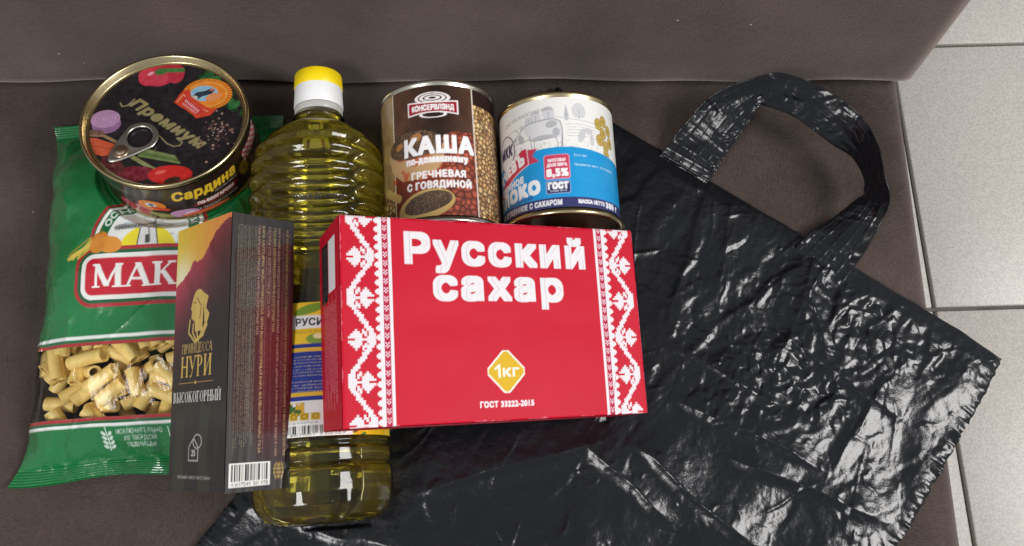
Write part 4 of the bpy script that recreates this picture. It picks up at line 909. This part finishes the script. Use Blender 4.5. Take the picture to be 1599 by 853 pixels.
# ------------------------------------------------------------------ tea box
TW, TS, TLn = .060, .0377, .1461
TR = rotvec((.0913, -.7295, .0017)); apex = Vector((-.1469, .0696, .1093))
tea_c = apex + TR @ Vector((-TW / 2, 0, -TS / 2))
tea = thing('tea_box', 'dark film-wrapped tea box with golden portrait emblem, tilted between pasta and oil bottle', 'box', Matrix.Translation(tea_c) @ TR.to_4x4())
rbox('carton', TW - .0006, TLn - .0004, TS - .0006, .0008, M_BLACKCARTON, tea)
c = Canvas(-60, -73, 0, 73, .38, (30, 30, 32))
sky = np.stack([np.clip(238 + 0 * c.X, 0, 255), np.clip(206 - (c.X + 60) * 1.1 - np.clip(62 - c.Y, 0, 40) * .3, 60, 235), np.clip(60 + (c.X + 60) * .5 - (c.Y - 50) * .6, 20, 110)], -1)
glow = np.exp(-((c.X + 53) ** 2 + (c.Y - 44) ** 2) / 180)[..., None]; sky = sky * (1 - glow) + np.array((255, 250, 210)) * glow
c.a[:] = sky
hx = np.array([-60, -56, -50, -44, -40, -36, -30, -22, -16, -10, -4, 0]); hy = np.array([39, 42, 44, 48, 53, 51.5, 52, 60, 65, 68.5, 70, 70])
ridge_y = np.interp(c.X, hx, hy) + 1.2 * (vnoise(c.X / 1.6, c.Y * 0, 3) - .5)
dep = np.clip((ridge_y - c.Y) / 60, 0, 1)[..., None]; side = np.clip((c.X + 60) / 60, 0, 1)[..., None]
mt = np.array((196, 58, 84)) * (1 - side) + np.array((116, 40, 44)) * side
mt = mt * (1 - dep) ** 1.6 + np.array((38, 37, 39)) * (1 - (1 - dep) ** 1.6)
mt = mt + (30 * (vnoise(c.X / 6 + c.Y / 9, c.Y / 20, 5) - .5) * (1 - dep[..., 0]))[..., None]
c.put(c.Y < ridge_y, mt)
leaf = (c.Y < -14) & (np.sin(c.X / 4.2 + 1.5 * vnoise(c.X / 8, c.Y / 25, 7)) > .25) & (c.Y < -20 - 16 * vnoise(c.X / 5, c.Y * 0, 9)); c.put(leaf, (58, 66, 50), .55)
band = np.exp(-((c.Y + 34) / 9) ** 2) * .5; c.a[:] = c.a * (1 - band[..., None]) + np.array((64, 72, 60)) * band[..., None]
au = (222, 190, 104); cx0 = -32.0
c.ell(cx0 - 1, 29, 6.4, 6.4, au); c.poly([(cx0 - 7.5, 30), (cx0 - 9.5, 25), (cx0 - 8, 24), (cx0 - 8.6, 20), (cx0 - 4.5, 17.5), (cx0 - 3.8, 12), (cx0 + 4, 12.5), (cx0 + 4.6, 26)], au)
for k in range(4): c.line([(cx0 + 2 + k * 1.0, 33.5 - k * 1.5), (cx0 + 9 - k * .8, 30 - k * 1.8), (cx0 + 5.5 + k * .4, 25 - k * 2.2), (cx0 + 10.5 - k, 20.5 - k * 1.8), (cx0 + 7 - k, 14 - k * .5)], 1.5, au)
for k in range(3): c.line([(cx0 - 10 + k * 4, 19 - k * 2.4), (cx0 - 11 + k * 4.5, 12), (cx0 - 4 + k * 2, 6.6)], 1.2, au); c.line([(cx0 + 9 - k * 3, 15 - k * 1.6), (cx0 + 5 - k * 1.5, 9.5), (cx0 - 3.6, 6.6)], 1.2, au)
c.line([(cx0 - 3, 31), (cx0 + 2, 26), (cx0 + 1, 19)], .7, (90, 50, 44)); c.line([(cx0 - 6, 28.5), (cx0 - 4, 28.2)], .6, (90, 50, 44))
c.text('ПРИНЦЕССА', -33, .6, 5.2, (200, 168, 100), w=34, serif=True); c.text('НУРИ', -33.5, -12.4, 11.4, (226, 190, 96), w=34, serif=True)
c.line([(-52, -15.6), (-15, -15.6)], .5, (190, 150, 80)); c.ell(-33.5, -15.6, 1, 1, (214, 176, 96))
c.text('ВЫСОКОГОРНЫЙ', -32, -26.0, 5.6, (240, 238, 232), w=52, serif=True)
c.line([(-34, -46), (-38, -50), (-38, -57), (-28, -57), (-28, -50), (-32, -46), (-34, -46)], .8, (180, 182, 180)); c.ring(-29, -47, 4.5, 3.6, .7, (180, 182, 180)); c.text('25', -33, -54.5, 3.2, (200, 202, 200), bold=.2); c.text('ЧЕРНЫЙ ЧАЙ В ПАКЕТИКАХ', -32, -66.5, 1.5, (196, 196, 192), w=36, bold=.12)
c.build('front_panel', lambda X, Y: np.stack([X / 1000 + TW / 2, Y / 1000, np.full(X.shape, TS / 2 + .0003)], 1), M_INK_WRAP, tea)
c = Canvas(0, -73, 37.7, 73, .36, (42, 38, 37))
red = np.clip((c.X - 12) / 8, 0, 1) * np.clip(1 - np.abs(c.Y - 0) / 62, 0, 1) ** .6; c.a[:] = c.a * (1 - red[..., None]) + np.array((98, 30, 36)) * red[..., None]
small = 'чай черный байховый мелкий листовой состав пакетированный высший сорт изготовитель адрес хранить в сухом месте беречь от запаха'
tx = ['ТАЗА ҚАРА ШАЙ ПРИНЦЕССА НУРИ ВЫСОКОГОРНЫЙ ТАЗА', 'ҚАРА КАЛПЫРАҚ ЧАЙЫ ПРИНЦЕССА НУРИ ВЫСОКОГОРНЫЙ КАРА ЖАЛБЫРАК ЧАЙЫ ТАЗА', 'САПАТЫ ӨТӨ ЖОГОРУ ПРИНЦЕССА НУРИ', 'ҚАРА БАЙХ ШАЙЫ ПРИНЦЕССА НУРИ ВЫСОКОГОРНЫЙ ТАРТЫ БИРИКТЕ ДАНЫШТЕ АРНАЛҒАН ПАКЕТТЕРДЕГІ ТАЗА', 'ЧАЙ ЧЕРНЫЙ БАЙХОВЫЙ ПРИНЦЕССА НУРИ ВЫСОКОГОРНЫЙ В ПАКЕТИКАХ ДЛЯ РАЗОВОЙ ЗАВАРКИ ТУ ВЫСОКОГО КАЧЕСТВА']
for k in range(10): 
    w_ = random.uniform(112, 122); c.text((small[k * 9:] + ' ' + small)[:96], 3.6 + k * 1.18, 67, .72, (130, 122, 96), align='l', w=w_, ang=-90, bold=.1)
for k, (x, s) in enumerate(((16.0, tx[0]), (18.6, tx[1]), (22.4, tx[2]), (25.6, tx[0]), (28.4, tx[3]), (33.4, tx[4]))): c.text(s.replace('Ғ', 'Г').replace('Қ', 'К').replace('Ө', 'О').replace('І', 'И'), x - .6, 68, 1.55, (196, 170, 116) if k % 2 else (190, 150, 130), align='l', w=(60, 122, 50, 58, 124, 124)[k], ang=-90, bold=.12)
for k, x in enumerate((20.4, 24, 30.6, 31.8, 35)): c.text((small + small)[k * 11:k * 11 + 90], x, 66, .8, (150, 100, 92), align='l', w=118 - k * 7, ang=-90, bold=.08)
c.barcode(2.0, -70.5, 25.5, -58.5, '4 607049 301978', 9); c.ell(30.6, -63.5, 3.2, 5, (158, 132, 72)); 
for q in (-2, 0, 2): c.line([(27.5, -63.5 + q), (33.7, -63.5 + q)], .5, (60, 48, 30))
c.ring(30.6, -63.5, 1.6, 5, .5, (60, 48, 30))
c.build('side_panel', lambda X, Y: np.stack([np.full(X.shape, TW / 2 + .0003), Y / 1000, TS / 2 - X / 1000], 1), M_INK_WRAP, tea)

# ------------------------------------------------------------------ sugar box
sugar = thing('sugar_box', 'red and white sugar box with cross-stitch borders, propped against the oil bottle', 'box', Matrix.Translation(S_C) @ S_R.to_4x4())
rbox('carton', SW - .0004, SL - .0004, ST - .0008, .0011, M_CARTON, sugar)
RED = (194, 6, 41); WH = (230, 224, 228)
hw, hl = SW * 500, SL * 500
c = Canvas(-hw, -hl, hw, hl, .38, RED); c.grain(7, 25, 3)
FLW = ['...#..#....', '..###.##..#', '.#####.#.##', '######..###', '...########', '######..###', '.#####.#.##', '..###.##..#', '...#..#....']
cs = 1.2
def cellbox(i, j, x0, mir):
    x = x0 + i * cs; 
    if mir: c.rect(-x - cs, j * cs, -x + .02, j * cs + cs + .02, WH)
    else: c.rect(x, j * cs, x + cs + .02, j * cs + cs + .02, WH)
for mir in (False, True):
    x0 = -85.0
    for j in range(-46, 46):
        tri = abs((((j + 8.75) / 17.85) % 2) - 1) * 12.4 - .9
        for i in range(0, 12):
            if abs(i - np.clip(tri, .8, 9.8)) < 1.3: cellbox(i, j, x0, mir)
    for q in range(-3, 4):
        jc = -8.75 + q * 17.85; flip = (q % 2 == 0)
        for r_, row in enumerate(FLW):
            for k_, ch in enumerate(row):
                if ch == '#': cellbox((k_ + .1) if flip else 10.6 - k_, jc + (r_ - 4.5), x0, mir)
    sg = -1 if mir else 1
    def R_(xa, y0, xb, y1, col): c.rect(min(sg * xa, sg * xb), y0, max(sg * xa, sg * xb), y1, col)
    R_(-68.4, -60, -66.2, 60, WH); R_(-63.0 - .1, -60, -61.4, 60, WH); R_(-66.2, -60, -63.1, 60, (176, 14, 58))
    for j in range(-12, 13):
        y = j * 4.75
        R_(-69.6, y - 1.5, -68.3, y + 1.5, WH); R_(-70.4, y - .8, -69.5, y + .8, WH)
        for a, b_ in ((0, 0), (.75, .75), (1.5, 0), (.75, -.75), (0, 1.5), (1.5, 1.5)): R_(-65.8 + a, y + b_, -65.1 + a, y + b_ + .7, (236, 210, 222))
    # tiny stitch holes so that the white reads as cross-stitch
hole = ((c.X / cs + .25) % 1 < .3) & ((c.Y / cs) % 1 < .3) & (np.abs(c.X) > 70.5); c.put(hole & (c.a[..., 1] > 150), (218, 120, 146), .7)
def heavy(st, x, y, cap, w, b):
    m = c.text(st, x, y + b * .9, cap - 2 * b, WH, w=w - 2 * b, bold=b, draw=False); c.put(m, WH)
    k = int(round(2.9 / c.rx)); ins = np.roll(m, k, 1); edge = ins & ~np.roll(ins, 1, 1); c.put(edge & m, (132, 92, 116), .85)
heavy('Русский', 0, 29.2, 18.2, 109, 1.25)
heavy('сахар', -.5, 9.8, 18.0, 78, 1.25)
d = np.abs(c.X - .2) / 12.6 + np.abs(c.Y + 28.4) / 13.2; dd = np.where((np.abs(c.X - .2) > 10.8) | (np.abs(c.Y + 28.4) > 11.4), 9, d)
c.put((d < 1.0) & (dd < 9), (244, 236, 226)); c.put((d < .90) & (np.abs(c.X - .2) < 10.2) & (np.abs(c.Y + 28.4) < 10.8), (214, 172, 26))
c.line([(-6.2, -27.0), (-3.8, -25.0)], 1.1, (246, 240, 226)); c.line([(-3.9, -25.2), (-3.9, -31.2)], 1.25, (246, 240, 226)); c.text('кг', 2.9, -31.2, 6.2, (246, 240, 226), w=9.4, bold=.25); c.text('ГОСТ 33222-2015', 0, -47.0, 2.9, (240, 226, 230), w=31, bold=.28)
c.line([(74, -20), (68, -34), (66, -46)], .3, (170, 14, 46))
ed = np.minimum(hw - np.abs(c.X), hl - np.abs(c.Y)); wear = (ed < .9 * vnoise(c.X / 2.2, c.Y / 2.2, 44) ** 2 + .1) & (vnoise(c.X / 7, c.Y / 7, 45) > .45); c.put(wear, (226, 150, 160), .6)
bulge = lambda X, Y: .0011 * (fbm(X / 34, Y / 34, 47, 2) - .4) * (1 - (X / hw) ** 4) * (1 - (Y / hl) ** 4) + .0009 * (1 - (X / hw) ** 2) * (1 - (Y / hl) ** 2) - .0004 * np.exp(-((Y + 1) / 9) ** 2) * (1 - (X / hw) ** 4)
c.build('front_panel', lambda X, Y: np.stack([X / 1000, Y / 1000, ST / 2 + .0002 + bulge(X, Y) - .0010 * (np.clip((np.abs(X) - hw + 1.2) / 1.2, 0, 1) ** 2 + np.clip((np.abs(Y) - hl + 1.2) / 1.2, 0, 1) ** 2) * .45], 1), M_INK_CARD, sugar)
ht = ST * 500
c = Canvas(-hl, -ht, hl, ht, .4, RED); c.grain(7, 25, 5)     # left end: X along the box length, Y up through the thickness
c.rect(18, -2, 47, 15, (236, 230, 234)); c.rect(14, -20, 47, -3.2, (34, 26, 30))
for k in range(6): c.text('ГОСТ 33222-2015 САХАР БЕЛЫЙ', 31, -18 + k * 2.5, 1.1, (120, 112, 116), w=28)
for k in range(13): c.text('сахар белый кусковой прессованный масса нетто хранить', 12 if k % 4 else 16, 16 - k * 2.5, 1.15, (240, 190, 204), align='r', w=58 - (k * 5) % 14, bold=.12)
c.build('end_panel', lambda X, Y: np.stack([np.full(X.shape, -SW / 2 - .0003), X / 1000, Y / 1000], 1)[:, [0, 1, 2]], M_INK_CARD, sugar)
c = Canvas(-hw, -ht, hw, ht, .5, RED); c.grain(8, 20, 8)
for k in range(4): c.text('САХАР БЕЛЫЙ КУСКОВОЙ РУССКИЙ САХАР', -8, 18 - k * 9, 3.2, (236, 214, 222), w=110 - k * 9, bold=.2)
c.rect(-hw, 8, hw, 8.6, (150, 10, 36))
c.build('side_panel', lambda X, Y: np.stack([X / 1000, np.full(X.shape, -SL / 2 - .0003), Y / 1000], 1), M_INK_CARD, sugar)
